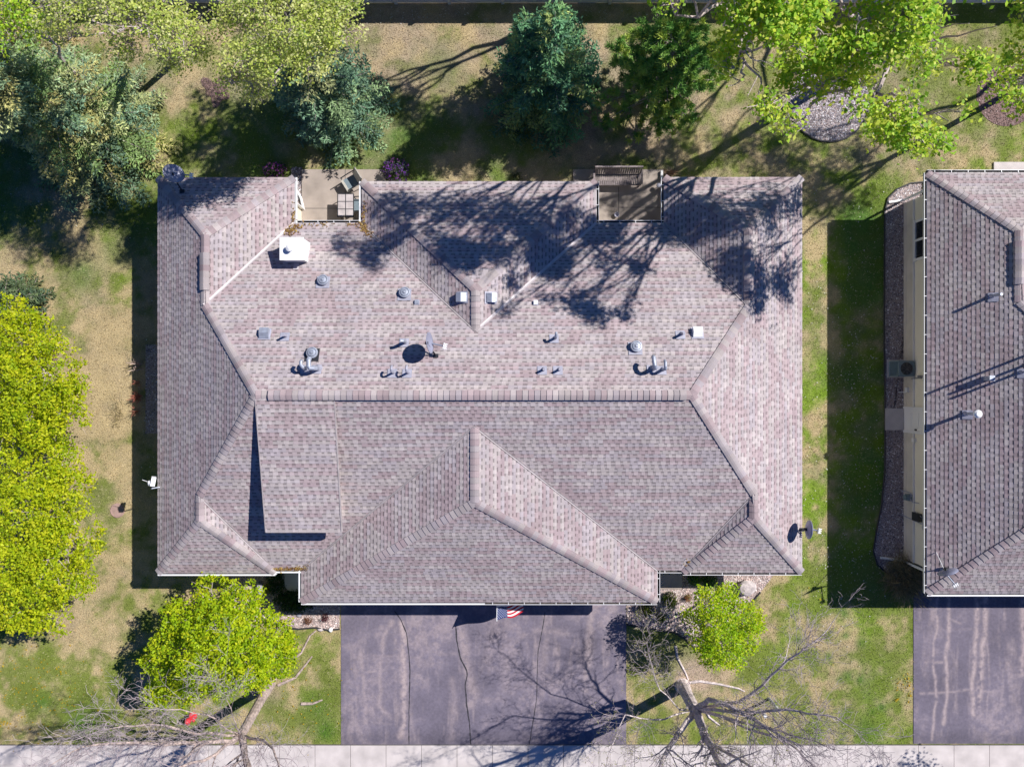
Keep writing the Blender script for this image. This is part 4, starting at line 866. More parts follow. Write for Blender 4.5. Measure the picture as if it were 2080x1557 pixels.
def leaf_tree(name, label, base, blobs, ncl, nper, spread, size, pal, trunk_r, seed, fork=.3, twigs=9, cat='tree', bark='bark', shell=.28, up=1.1, group=None, twig_r=.008, carve=(.22, 3.2)):
    rg = np.random.default_rng(seed); b = P(*base); root = empty(name, b, label, cat, group)
    bl = []
    for px, py, r, z in blobs:
        c = np.array(P(px, py, z)); bl.append((c, r * (H - z) / F))
    wts = np.array([r * r for c, r in bl]); wts /= wts.sum(); pick = rg.choice(len(bl), ncl, p=wts)
    cc_ = np.array([c for c, r in bl])[pick]; rr = np.array([r for c, r in bl])[pick]
    d = unit(rg.normal(size=(ncl, 3)) + np.array([0, 0, .25])); d[:, 2] *= .72
    pts = cc_ + d * (rr * rg.random(ncl) ** shell)[:, None]
    pts[:, 2] = np.maximum(pts[:, 2], .35)
    ph = rg.random((6, 4)) * 6.283; fr_ = rg.normal(size=(6, 3)) * carve[1]
    nz_ = sum(np.sin(pts @ fr_[k] + ph[k, 0]) for k in range(6)) / 6
    keep = nz_ > np.quantile(nz_, carve[0]); pts = pts[keep]; pick = pick[keep]
    V, C = leaves(pts, nper, spread, size, pal, rg, up)
    quads('crown', V, C, M_['leaf'], root)
    mb = MB(); top = sum((c for c, r in bl), np.zeros(3)) / len(bl); fk = Vector(b).lerp(Vector(top), fork)
    fk = Vector((b.x + (top[0] - b.x) * fork * .5, b.y + (top[1] - b.y) * fork * .5, max(.4, top[2] * fork)))
    mb.tube([b - Vector((0, 0, .1)), b + Vector((0, 0, .12)), b.lerp(fk, .5), fk], [trunk_r * 1.5, trunk_r * 1.1, trunk_r * .95, trunk_r * .85], 10)
    BC = np.array([c for c, r in bl]); ng = max(1, min(5, len(bl) // 3)); cen = BC[rg.choice(len(bl), ng, replace=False)].copy()
    for _ in range(8):
        gi = np.argmin(((BC[:, None, :2] - cen[None, :, :2]) ** 2).sum(-1), 1)
        for k in range(ng):
            if (gi == k).any(): cen[k] = BC[gi == k].mean(0)
    joints = []
    for k in range(ng):
        e = Vector(cen[k]); q = fk.lerp(e, .62); q.z = fk.z + (e.z - fk.z) * .5
        L = wobble(bez(fk, fk.lerp(q, .45) + Vector((0, 0, .12 * (q - fk).length)), q, 6), .09, rg); joints.append(L[-1])
        mb.tube(L, [trunk_r * (.62 - .34 * u / 6) for u in range(7)], 7)
    for i, (c, r) in enumerate(bl):
        c = Vector(c); f2 = joints[int(gi[i])]; L = wobble(bez(f2, f2.lerp(c, .5) + Vector(tuple(rg.normal(size=3) * .12 * (c - f2).length)), c), .07, rg); rb = trunk_r * .27
        mb.tube(L, [max(.010, rb * (1 - .8 * k / 6)) for k in range(7)], 5)
        idx = np.where(pick == i)[0]; rg.shuffle(idx)
        for q in idx[:twigs]:
            e = Vector(pts[q]); s = L[int(rg.integers(3, 7))]; m = s.lerp(e, .5) + Vector((0, 0, .08 * (e - s).length))
            tw = wobble(bez(s, m, e, 4), .03, rg); mb.tube(tw, [.022, .017, .012, twig_r, twig_r * .6], 4)
            for _ in range(2):
                o = tw[int(rg.integers(1, 4))]; e2 = o + Vector(tuple(unit(rg.normal(size=3) + np.array(e - s) / max(.1, (e - s).length)) * rg.uniform(.2, .5)))
                mb.tube([o, o.lerp(e2, .5) + Vector((0, 0, .02)), e2], [twig_r, twig_r * .8, twig_r * .5], 3)
    mb.build('trunk', M_[bark], root)
    return root

YG = [(.52, .60, .014), (.46, .55, .012), (.58, .63, .018), (.38, .49, .012), (.60, .61, .02), (.30, .43, .010)]
GG = [(.13, .24, .012), (.17, .29, .012), (.24, .34, .015), (.09, .18, .010), (.20, .29, .02), (.30, .36, .03)]
PY = [(.62, .68, .17), (.56, .64, .13), (.68, .70, .25), (.48, .60, .10), (.70, .71, .32), (.38, .50, .12)]
MG = [(.34, .58, .04), (.42, .64, .045), (.54, .69, .05), (.62, .71, .07), (.26, .48, .04), (.66, .71, .13)]

# bright young maples on the left lawn and by the front walls
leaf_tree('maple_tree', 'upper of the two bright yellow-green maples on the left lawn', (95, 760), [(30, 650, 50, 3.2), (55, 705, 75, 3.6), (95, 760, 75, 4.0), (20, 770, 75, 4.0), (130, 810, 52, 3.2), (60, 840, 70, 3.8), (10, 870, 60, 3.5), (100, 870, 48, 2.8), (150, 840, 30, 2.6)], 2000, 12, .095, .10, YG, .12, 21, group='bright maples', cat='tree')
leaf_tree('maple_tree', 'lower, larger of the two bright yellow-green maples beside the brown lid', (150, 1065), [(60, 960, 75, 3.2), (125, 945, 48, 2.8), (130, 1020, 72, 3.6), (50, 1050, 85, 4.2), (150, 1095, 58, 3.4), (90, 1140, 88, 4.0), (140, 1180, 52, 3.2), (60, 1220, 70, 3.4), (105, 1255, 38, 2.8), (15, 1150, 80, 4.0), (20, 1240, 40, 3.0)], 2700, 12, .095, .10, YG, .13, 22, group='bright maples')
leaf_tree('maple_tree', 'round bright green maple in front of the left gravel bed', (505, 1250), [(430, 1200, 38, 2.6), (490, 1215, 42, 2.8), (380, 1260, 52, 3.0), (440, 1275, 66, 3.8), (515, 1275, 58, 3.4), (560, 1285, 38, 2.8), (350, 1315, 48, 3.0), (420, 1335, 66, 3.6), (495, 1335, 62, 3.6), (550, 1335, 42, 3.0), (365, 1370, 45, 3.0), (330, 1405, 32, 2.6), (385, 1408, 32, 2.8), (440, 1380, 40, 3.0), (520, 1375, 36, 2.8), (575, 1310, 32, 2.6), (315, 1408, 26, 2.4), (310, 1345, 26, 2.6), (580, 1345, 24, 2.6), (460, 1195, 26, 2.6)], 2900, 12, .09, .098, [(.47, .60, .010), (.41, .56, .010), (.53, .63, .014), (.33, .49, .010), (.57, .61, .016), (.26, .41, .008)], .10, 23, group='bright maples')
leaf_tree('maple_tree', 'small airy green tree over the right gravel bed beside the pink boulder', (1424, 1222), [(1440, 1220, 32, 2.4), (1478, 1212, 28, 2.4), (1412, 1258, 30, 2.6), (1460, 1262, 44, 3.2), (1510, 1258, 40, 2.8), (1420, 1295, 28, 2.6), (1470, 1310, 42, 3.0), (1520, 1295, 28, 2.6), (1445, 1328, 26, 2.4), (1492, 1335, 24, 2.4), (1535, 1272, 20, 2.6)], 1050, 11, .095, .085, [(.42, .60, .012), (.34, .54, .010), (.52, .64, .015), (.26, .46, .008), (.56, .62, .02)], .06, 24, group='bright maples', twigs=12)
# tall pale spring trees at the back left
BT = 'tall spring trees along the back fence'
leaf_tree('deciduous_tree', 'tall pale yellow-green tree with airy spring leaves at the back left corner', (362, 122), [(150, 10, 55, 9.2), (215, 25, 62, 9.8), (280, 40, 66, 10), (340, 70, 58, 9.5), (310, -10, 60, 10), (390, 45, 42, 8.5), (255, 95, 40, 8.8), (395, 105, 34, 7.5), (100, 20, 45, 9), (230, -40, 60, 10), (120, 60, 30, 8.5), (350, 115, 36, 7)], 820, 11, .14, .085, PY, .13, 31, fork=.45, twigs=22, group=BT)
leaf_tree('deciduous_tree', 'tall pale yellow-green tree with drooping twigs over the dark spruce', (648, 176), [(470, 30, 45, 8.6), (530, 20, 60, 9.2), (590, 55, 66, 9.4), (655, 30, 66, 9.2), (700, 60, 36, 8.4), (560, 110, 60, 9), (625, 120, 48, 8.6), (500, 120, 52, 8.8), (478, 165, 36, 8.2), (560, -30, 60, 9.4), (665, 95, 34, 8.4), (520, 175, 34, 8), (700, -10, 40, 9)], 1350, 11, .13, .082, PY, .15, 32, fork=.4, twigs=24, group=BT)
leaf_tree('deciduous_tree', 'green leafy tree at the back corner, behind the pale spring tree', (235, 215), [(20, 10, 50, 8), (70, 35, 45, 7.5), (-30, 60, 60, 8), (110, -10, 50, 8)], 320, 11, .15, .095, MG, .14, 35, fork=.45, twigs=14, group=BT)
# large maple over the ring bed and the one by the fence
leaf_tree('deciduous_tree', 'broad green and yellow maple growing from the gravel ring at the back right', (1712, 150), [(1660, 60, 62, 12), (1740, 30, 70, 12.6), (1830, 40, 72, 12.8), (1790, 105, 54, 12), (1700, 120, 46, 11.6), (1905, 60, 58, 12.4), (1870, 130, 46, 11.6), (1960, 40, 52, 12), (1620, 150, 42, 11), (1560, 215, 34, 11.5), (1680, 160, 26, 11), (1870, 215, 52, 12.2), (1800, 240, 46, 12), (1930, 240, 44, 12), (1850, 280, 36, 12.2), (1905, 285, 26, 12), (1780, 185, 34, 11.6), (1600, 245, 30, 12.4), (1740, 225, 30, 12.4), (1980, 130, 36, 11.6), (2020, 60, 46, 12.2), (1840, -60, 70, 13), (1700, -60, 70, 13), (1690, 165, 46, 9.5), (1640, 190, 34, 10), (1740, 180, 36, 9.5), (1660, -130, 70, 12.6), (1780, -130, 70, 12.8), (1900, -100, 60, 12.6), (2000, -60, 60, 12.4)], 2000, 12, .14, .115, MG, .20, 41, fork=.4, twigs=14, group=BT, twig_r=.010, carve=(.45, 1.7))
leaf_tree('deciduous_tree', 'green spring maple beside the pine with its crown over the back fence', (1462, 112), [(1440, 20, 40, 12.4), (1500, 50, 52, 12.6), (1560, 30, 60, 13), (1540, 115, 46, 12), (1490, 125, 36, 11.8), (1600, 95, 42, 12.2), (1480, 175, 34, 12), (1530, 185, 28, 12.4), (1600, -30, 60, 13.4), (1500, -50, 70, 13.4), (1370, -10, 36, 12.6), (1640, 10, 46, 12.8), (1510, 220, 24, 12), (1400, -60, 60, 13.6), (1330, -110, 60, 13.6), (1440, -130, 70, 13.8), (1380, -140, 60, 12.6), (1540, -130, 70, 12.6)], 1250, 12, .14, .115, MG, .16, 42, fork=.4, twigs=14, group=BT, twig_r=.010, carve=(.45, 1.8))
leaf_tree('deciduous_tree', 'green tree rising from the brown mulch bed near the picture edge', (2048, 190), [(2075, 110, 40, 10.5), (2085, 200, 34, 10.5), (2110, 20, 60, 11.5), (2160, 230, 50, 11), (2200, -60, 100, 12), (2350, -60, 120, 12.4), (2260, 110, 90, 11.6), (2420, 110, 110, 12), (2350, 240, 80, 11.6), (2460, 190, 60, 12), (2500, -80, 100, 12.2), (2220, 290, 40, 11.2), (2280, -240, 100, 12), (2060, 170, 44, 8)], 1350, 12, .16, .125, MG, .12, 43, fork=.4, twigs=10, group=BT, carve=(.45, 1.5))
# tree behind the fence, just out of the frame; its limbs shade the back lawn
leaf_tree('deciduous_tree', 'thinly leaved tree beyond the back fence, outside the picture top', (1330, -75), [(1250, -330, 60, 9), (1400, -380, 70, 10), (1150, -300, 50, 8.5), (1320, -240, 60, 8.5), (1500, -330, 60, 9.5), (1240, -420, 60, 10), (1060, -350, 50, 9), (1180, -200, 44, 7.5), (1420, -230, 50, 8.5), (1560, -240, 60, 10), (1080, -230, 40, 8), (1260, -160, 40, 8), (1000, -280, 50, 8.5), (1640, -180, 60, 11)], 560, 10, .18, .12, MG, .22, 44, fork=.42, twigs=14, group=BT, twig_r=.012)
leaf_tree('deciduous_tree', 'leafy tree beyond the back fence behind the green maples, outside the picture top', (1790, -110), [(2300, -330, 80, 11), (2420, -340, 90, 11), (2540, -350, 90, 11), (1680, -290, 60, 10), (1780, -280, 60, 10), (1880, -290, 60, 10), (1960, -270, 60, 10.5), (2090, -270, 60, 10.5), (2220, -290, 70, 10.5), (1720, -380, 70, 11), (1850, -400, 70, 11), (1990, -380, 70, 11)], 900, 10, .18, .12, MG, .2, 46, fork=.42, twigs=12, group=BT, twig_r=.012, carve=(.4, 1.6))
leaf_tree('deciduous_tree', 'leafy tree behind the neighbouring house, outside the picture top right', (2300, 40), [(2700, -260, 100, 11), (2830, -240, 110, 11), (2900, -340, 110, 11.5), (2600, -340, 90, 11), (2760, -400, 90, 11.5)], 800, 11, .17, .12, MG, .2, 47, fork=.42, twigs=10, group=BT, carve=(.4, 1.5))
leaf_tree('deciduous_tree', 'pale tree beyond the back fence, outside the picture top left', (790, -40), [(740, -200, 60, 9), (820, -260, 70, 9), (900, -170, 50, 9), (700, -300, 60, 9), (820, -150, 40, 8), (640, -180, 44, 9)], 620, 10, .16, .12, PY, .16, 48, fork=.42, twigs=12, group=BT, carve=(.3, 1.8))

def conifer(name, label, base, h, rad, seed, pal, tips=None, droop=.22, z0=.25, whorls=None, per=10, tw=.13, needle=(.16, .05), lead=None, group='dark evergreens on the back lawn'):
    rg = np.random.default_rng(seed); b = P(*base); root = empty(name, b, label, 'tree', group)
    pal = np.array(pal); VV = []; CC = []; mb = MB(); mb.tube([b - Vector((0, 0, .1)), b + Vector((0, 0, h * .5)), b + Vector((0, 0, h))], [.16 * h / 8 + .03, .09 * h / 8 + .02, .012], 8)
    leads = [(b, h, rad, z0)] + ([(b + Vector(lead[0]), lead[1], lead[2], lead[3])] if lead else [])
    for (c, hh, rr, zz) in leads:
        nw = whorls or int((hh - zz) / .26)
        for w in range(nw):
            z = zz + (hh - zz) * (w / nw) ** 1.06; f = 1 - (z - zz) / (hh - zz); L0 = rr * (f ** .82) * (1 if w else .9) + .10
            nb = max(4, int(per * (.45 + .6 * f)))
            a0 = rg.random() * 6.28
            for k in range(nb):
                L = L0 * rg.uniform(.68, 1.16); a = a0 + 6.283 * k / nb + rg.normal() * .16; d = np.array([math.cos(a), math.sin(a), 0])
                up0 = .42 * (1 - f) + .06; s = np.linspace(0, 1, max(4, int(L / .11)) + 1)
                bx = np.array(c)[None] + d[None] * (s * L)[:, None]; bz = z + L * (up0 * s - droop * s * s * (.5 + f)) + .16 * L * s ** 4
                pts = np.stack([bx[:, 0], bx[:, 1], np.maximum(bz, .06)], 1)
                mb.tube([Vector(p) for p in pts[::3]] + [Vector(pts[-1])], [max(.005, .03 * L / rr * (1 - j / (len(pts[::3]) + 1))) for j in range(len(pts[::3]) + 1)], 4)
                tone = rg.integers(0, len(pal)); tc_ = pal[tone] * rg.uniform(.8, 1.2)
                side = np.cross(d, [0, 0, 1])
                for j in range(1, len(pts)):
                    fr = s[j]; tl = (.10 + .40 * L * .55 * (1 - fr) ** .8 + .06) * rg.uniform(.7, 1.2)
                    if fr < .18: continue
                    for sg in (-1, 1):
                        td = unit(side * sg * .85 + d * rg.uniform(.45, .85) + np.array([0, 0, rg.uniform(-.22, .12)]))
                        m = max(2, int(tl / tw) + 1)
                        q = pts[j][None] + td[None] * (np.linspace(.15, 1, m) * tl)[:, None] + rg.normal(size=(m, 3)) * .012
                        VV.append((q, np.repeat(td[None], m, 0), np.full(m, fr))); CC.append(np.repeat(tc_[None], m, 0))
                q = pts[1:]; VV.append((q, np.repeat(d[None], len(q), 0), s[1:])); CC.append(np.repeat(tc_[None], len(q), 0))
    q = np.concatenate([v[0] for v in VV]); td = np.concatenate([v[1] for v in VV]); fr = np.concatenate([v[2] for v in VV]); col = np.concatenate(CC)
    out = []; oc = []
    for rep in range(3):
        n = len(q); nl, nwid = needle
        dd = unit(td + rg.normal(size=(n, 3)) * .42); nm = unit(rg.normal(size=(n, 3)) * .8 + np.array([0, 0, .8])); sd = unit(np.cross(dd, nm))
        ll = (nl * rg.uniform(.6, 1.3, n))[:, None]; ww = (nwid * rg.uniform(.6, 1.3, n))[:, None]; cpos = q + rg.normal(size=(n, 3)) * .02
        out.append(np.stack([cpos - dd * ll * .3, cpos + sd * ww * .5 + dd * ll * .2, cpos + dd * ll * .8, cpos - sd * ww * .5 + dd * ll * .2], 1))
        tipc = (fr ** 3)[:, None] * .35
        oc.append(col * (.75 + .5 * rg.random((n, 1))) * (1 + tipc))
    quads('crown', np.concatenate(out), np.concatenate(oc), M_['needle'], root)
    mb.build('trunk', M_['bark'], root)
    return root
BS = [(.22, .31, .17), (.28, .37, .19), (.36, .40, .17), (.15, .25, .15), (.40, .38, .14), (.20, .30, .10)]
DS = [(.09, .22, .105), (.12, .27, .12), (.17, .31, .115), (.07, .17, .095), (.28, .35, .11)]
conifer('spruce_tree', 'big pale blue-grey spruce at the back left, the widest evergreen', (200, 272), 8.2, 3.15, 51, BS, per=11)
conifer('spruce_tree', 'dark green spruce half under the pale tree beside the left patio', (688, 222), 6.2, 2.35, 52, [(.12, .22, .135), (.16, .27, .15), (.22, .32, .15), (.10, .18, .115), (.30, .33, .15)], per=11)
conifer('spruce_tree', 'deep green spruce with two pointed tops in the middle of the back lawn', (1108, 196), 6.9, 2.35, 53, DS, per=10, lead=((-1.0, .05, 0), 6.5, .62, 3.4))
conifer('spruce_tree', 'brownish-tipped conifer at the far left picture edge behind the big spruce', (70, 150), 6.5, 2.3, 54, [(.24, .27, .12), (.30, .28, .13), (.18, .24, .12), (.36, .28, .13)], per=9)
conifer('spruce_tree', 'low dark evergreen on the left lawn just above the bright maples', (58, 615), 2.6, 1.15, 55, [(.07, .115, .06), (.10, .14, .06), (.05, .085, .05)], per=9)
def pine(label, base, h, rad, seed):
    rg = np.random.default_rng(seed); b = P(*base); root = empty('pine_tree', b, label, 'tree', 'dark evergreens on the back lawn'); mb = MB()
    mb.tube([b - Vector((0, 0, .1)), b + Vector((.05, 0, h * .5)), b + Vector((0, 0, h))], [.15, .09, .02], 8); tuft = []
    for w in range(13):
        z = .7 + (h - .8) * (w / 13) ** 1.0; f = 1 - (z - .7) / (h - .7); nb = 6; a0 = rg.random() * 6.28
        for k in range(nb):
            L = rad * (f ** .6) * rg.uniform(.55, 1.2) + .2; a = a0 + 6.283 * k / nb + rg.normal() * .25; d = Vector((math.cos(a), math.sin(a), 0))
            p0 = b + Vector((0, 0, z)); p1 = p0 + d * L + Vector((0, 0, L * rg.uniform(.1, .35))); L_ = wobble(bez(p0, p0.lerp(p1, .5) - Vector((0, 0, .08)), p1, 6), .03, rg)
            mb.tube(L_, [.03, .026, .022, .018, .014, .01, .007], 5); tuft.append((p1, d + Vector((0, 0, .5))))
            for j in range(2, 7):
                for _ in range(2):
                    o = L_[j]; e = o + Vector(tuple(unit(np.array(d) * .6 + rg.normal(size=3) * .6 + np.array([0, 0, .3])) * rg.uniform(.15, .45))); mb.tube([o, o.lerp(e, .5), e], [.008, .007, .005], 3); tuft.append((e, e - o))
    tuft.append((b + Vector((0, 0, h)), Vector((0, 0, 1))))
    V = []; C = []; pal = np.array([(.17, .36, .07), (.24, .43, .08), (.33, .50, .09), (.12, .27, .05), (.44, .54, .09)])
    for p, d in tuft:
        n = 64; dd = unit(rg.normal(size=(n, 3)) * .75 + np.array(d.normalized()) * .7 + np.array([0, 0, .25])); c = np.array(p)[None] + rg.normal(size=(n, 3)) * .045
        sd = unit(np.cross(dd, rg.normal(size=(n, 3)))); l = rg.uniform(.12, .23, n)[:, None]; w = .014
        V.append(np.stack([c - sd * w, c + sd * w, c + dd * l + sd * w * .4, c + dd * l - sd * w * .4], 1)); C.append(np.repeat(pal[rg.integers(0, 5)][None], n, 0) * (.7 + .6 * rg.random((n, 1))))
    quads('crown', np.concatenate(V), np.concatenate(C), M_['needle'], root); mb.build('trunk', M_['bark'], root)
pine('lighter green pine with tufted long needles beside the two-topped spruce', (1316, 212), 5.9, 2.05, 61)

# ------------------------------------------------------------------ bare trees by the walk
def bare_tree(label, base, fork, limbs, trunk_r, seed, bark, roots=(), buds=False, depth=3, dens=1.0):
    rg = np.random.default_rng(seed); b = P(*base); root = empty('bare_tree', b, label, 'tree', 'bare trees by the pavement'); tr = MB(); tw = MB(); tips = []
    f = P(*fork); tr.tube([b - Vector((0, 0, .15)), b + Vector((0, 0, .05)), b.lerp(f, .35), f], [trunk_r * 1.7, trunk_r * 1.25, trunk_r, trunk_r * .92], 12)
    for q in roots: tr.tube([Vector((*P(x, y).xy, .015)) for x, y in q], [.07 * (1 - .75 * i / len(q)) for i in range(len(q))], 6)
    def grow(p, d, L, r, lev):
        n = 5; pts = [p]; dd = d.copy()
        for i in range(n):
            dd = (dd + Vector(tuple(rg.normal(size=3) * (.13 + .05 * lev))) + Vector((0, 0, .035))).normalized(); pts.append(pts[-1] + dd * L / n)
        (tr if r > .022 else tw).tube(pts, [max(.0045, r * (1 - .72 * i / n)) for i in range(n + 1)], 6 if r > .03 else 4 if r > .012 else 3, cap=False)
        if lev >= depth: tips.append(pts[-1]); tips.append(pts[3]); return
        m = int((5 if lev < 2 else 4) * dens + rg.random())
        for k in range(m):
            i = int(rg.integers(1, n + 1)); o = pts[i]; ax = Vector(tuple(rg.normal(size=3))); e = (pts[i] - pts[i - 1]).normalized()
            nd = (e + ax.cross(e).normalized() * rg.uniform(.5, 1.05)).normalized()
            grow(o, nd, L * rg.uniform(.42, .68), r * (1 - .72 * i / n) * .62 + .002, lev + 1)
        grow(pts[-1], dd, L * .6, max(.006, r * .30), lev + 1)
    for pts, r in limbs:
        q = [f] + [P(*p) for p in pts]; dense = []
        for a, c in zip(q[:-1], q[1:]):
            for k in range(3): dense.append(a.lerp(c, k / 3) + Vector(tuple(rg.normal(size=3) * .035 * (1 if k else 0))))
        dense.append(q[-1]); N = len(dense) - 1
        tr.tube(dense, [r * (1 - .62 * i / N) for i in range(N + 1)], 8)
        for i in range(max(2, int(N * .34)), N + 1):
            for _ in range(2 if dens < .9 else 3):
                e = (dense[i] - dense[i - 1]).normalized(); ax = Vector(tuple(rg.normal(size=3)))
                nd = (e * .8 + ax.cross(e).normalized() * rg.uniform(.5, 1.1) + Vector((0, 0, .22))).normalized()
                grow(dense[i], nd, rg.uniform(.75, 1.5), r * (1 - .62 * i / N) * rg.uniform(.30, .5), 1)
        grow(dense[-1], (dense[-1] - dense[-2]).normalized(), 1.5, r * .36, 0)
    t = tr.build('trunk', M_[bark], root); tw.build('twigs', M_['twig'], root)
    if buds:
        c = np.array([tuple(p) for p in tips]); c = c[(c[:, 0] < 8.2)]; V, C = leaves(c, 2, .03, .032, [(.40, .42, .10), (.30, .34, .08), (.45, .42, .16)], rg); quads('buds', V, C, M_['leaf'], root)
    return root
bare_tree('bare tree with pale buds by the wide driveway, trunk splitting low into thick limbs', (1386, 1392), (1411, 1440, 2.1),
          [([(1440, 1420, 3.1), (1480, 1432, 4.4), (1535, 1462, 6.2), (1580, 1490, 7.4)], .12), ([(1385, 1480, 3.0), (1362, 1512, 4.2), (1340, 1560, 5.8), (1320, 1640, 8.0)], .13), ([(1428, 1478, 3.4), (1448, 1520, 5.0), (1470, 1560, 6.6), (1490, 1640, 9.0)], .19),
           ([(1500, 1425, 4.4), (1550, 1390, 5.6), (1600, 1340, 6.6), (1640, 1312, 7.2)], .07), ([(1380, 1440, 3.0), (1340, 1400, 4.2), (1318, 1330, 5.2)], .035), ([(1430, 1500, 4), (1500, 1540, 6), (1580, 1590, 7.6)], .08), ([(1350, 1460, 3.2), (1270, 1450, 4.5), (1240, 1520, 6)], .035), ([(1540, 1445, 6.2), (1600, 1440, 7.6), (1660, 1450, 8.4)], .065), ([(1560, 1480, 6.2), (1640, 1500, 8.2)], .055), ([(1590, 1500, 6.6), (1660, 1560, 8.6)], .06)],
          .25, 71, 'bark_bare', buds=True, dens=.72, roots=([(1400, 1385), (1420, 1382), (1460, 1388), (1500, 1397), (1512, 1403)], [(1425, 1425), (1440, 1455), (1462, 1472)], [(1372, 1310), (1376, 1335), (1392, 1365), (1398, 1380)]))
bare_tree('bare tree with dense grey twigs over the pavement, in front of the round maple', (548, 1388), (490, 1492, 4.1),
          [([(470, 1505, 4.8), (400, 1508, 5.6), (300, 1508, 6.6), (190, 1512, 7.4)], .09), ([(498, 1540, 5.4), (505, 1600, 7.0)], .15), ([(520, 1500, 4.8), (555, 1520, 5.8), (570, 1570, 7.0)], .06), ([(460, 1480, 5.0), (420, 1450, 5.8), (340, 1440, 6.6)], .04), ([(440, 1530, 5.4), (360, 1560, 6.6), (280, 1600, 7.6)], .07), ([(480, 1470, 5.2), (460, 1420, 6.0)], .03), ([(400, 1490, 5.6), (300, 1470, 6.4), (220, 1480, 7.2)], .05)],
          .19, 72, 'bark_pale', dens=.85, roots=([(560, 1378), (580, 1350), (612, 1325), (630, 1290), (642, 1280)], [(565, 1390), (600, 1375), (620, 1350), (634, 1332)], [(612, 1428), (635, 1428), (655, 1420)]))
# street tree beyond the lower right corner, seen here only by its shadow
leaf_tree('deciduous_tree', 'street tree beyond the lower right corner, outside the picture', (2210, 1640), [(2330, 1700, 70, 6.5), (2270, 1640, 60, 6), (2400, 1640, 70, 6.5), (2330, 1590, 50, 5.6)], 420, 11, .15, .11, GG, .14, 45, group='tall spring trees along the back fence', twigs=10)

# ------------------------------------------------------------------ shrubs, perennials, grass
def shrub(name, label, cx, cy, rpx, hgt, pal, seed, n=140, size=.06, flowers=None, group='small shrubs in the beds', sy=1.0, spread=.05):
    rg = np.random.default_rng(seed); b = P(cx, cy); root = empty(name, b, label, 'shrub', group); r = rpx * H / F
    d = unit(rg.normal(size=(n, 3))); d[:, 2] = np.abs(d[:, 2]); k = rg.random((n, 1)) ** .35
    p = d * k * np.array([r, r * sy, hgt]) + np.array(b); p[:, 2] += .03
    V, C = leaves(p, 9, spread, size, pal, rg, .4); quads('foliage', V, C, M_['leaf'], root)
    mb = MB()
    for q in p[:26]: mb.tube([b, b.lerp(Vector(q), .55) + Vector((0, 0, .05)), Vector(q)], [.012, .008, .005], 4)
    mb.build('stems', M_['bark'], root)
    if flowers:
        m = k[:, 0] > .8; V, C = leaves(p[m][:len(p) // 2] * 1.0 + np.array([0, 0, .03]), 5, .035, .06, flowers, rg, 1.0); quads('blossom', V, C, M_['leaf'], root)
    return root
PUR = [(.20, .05, .40), (.28, .08, .46), (.36, .10, .38), (.16, .06, .34)]
shrub('flowering_shrub', 'magenta-purple flowering shrub behind the left roof wing', 562, 349, 24, .75, [(.05, .09, .04), (.08, .12, .05)], 81, 130, .06, [(.34, .06, .36), (.45, .10, .40), (.22, .05, .36)], 'purple flowering shrubs', .62)
shrub('flowering_shrub', 'violet flowering shrub at the corner of the left patio', 806, 349, 28, .85, [(.05, .09, .05), (.08, .12, .06), (.06, .08, .08)], 82, 170, .06, PUR, 'purple flowering shrubs', .85)
shrub('round_shrub', 'small round bright green shrub in the gravel beside the garage corner', 1358, 1216, 14, .5, [(.17, .24, .02), (.11, .19, .02), (.26, .30, .03)], 83, 110, .05)
shrub('round_shrub', 'tiny reddish-green shrub in the sunlit gravel', 1395, 1212, 6, .3, [(.30, .20, .06), (.20, .22, .03), (.36, .14, .06)], 84, 45, .04)
shrub('round_shrub', 'olive shrub at the foot of the garage wall in tree shade', 1308, 1238, 15, .45, [(.17, .20, .02), (.11, .15, .02)], 85, 100, .05)
shrub('round_shrub', 'small dark green shrub in tree shade on the gravel', 1340, 1250, 10, .35, [(.08, .13, .02), (.11, .16, .02)], 86, 70, .05)
shrub('round_shrub', 'deep green shrub under the right front eave, nearer the doorstep', 1408, 1174, 14, .5, [(.06, .17, .02), (.09, .21, .02)], 87, 110, .05)
shrub('round_shrub', 'deep green shrub under the right front eave, farther from the doorstep', 1438, 1176, 17, .5, [(.05, .15, .02), (.08, .19, .02)], 88, 130, .05)
shrub('perennial', 'narrow yellow-green plant in a row beside the grey boulder', 546, 1196, 6, .35, [(.30, .34, .03), (.22, .30, .03)], 89, 60, .05, sy=2.6)
shrub('perennial', 'rust-brown low plant in the sunlit gravel left of the driveway', 626, 1259, 7, .15, [(.30, .12, .05), (.22, .10, .05)], 90, 40, .04)
shrub('perennial', 'dark maroon low plant in the gravel, nearest the driveway', 662, 1253, 7, .18, [(.10, .03, .035), (.16, .04, .05)], 91, 46, .04)
shrub('perennial', 'maroon plant at the edge of the round maple in the gravel', 572, 1267, 9, .2, [(.10, .03, .035), (.16, .06, .04)], 92, 46, .04)
shrub('groundcover', 'dark green groundcover spreading round the rounded doorstep', 600, 1218, 44, .38, [(.035, .085, .02), (.05, .11, .02), (.08, .13, .03)], 93, 420, .06, sy=.55)
shrub('groundcover', 'dark green groundcover patch left of the rounded doorstep', 562, 1180, 17, .38, [(.035, .085, .02), (.05, .11, .02)], 94, 140, .06, sy=1.5)
shrub('perennial', 'small green plant by the back wall under the roof edge', 1050, 362, 10, .3, [(.05, .09, .03), (.12, .13, .04)], 95, 50, .05)
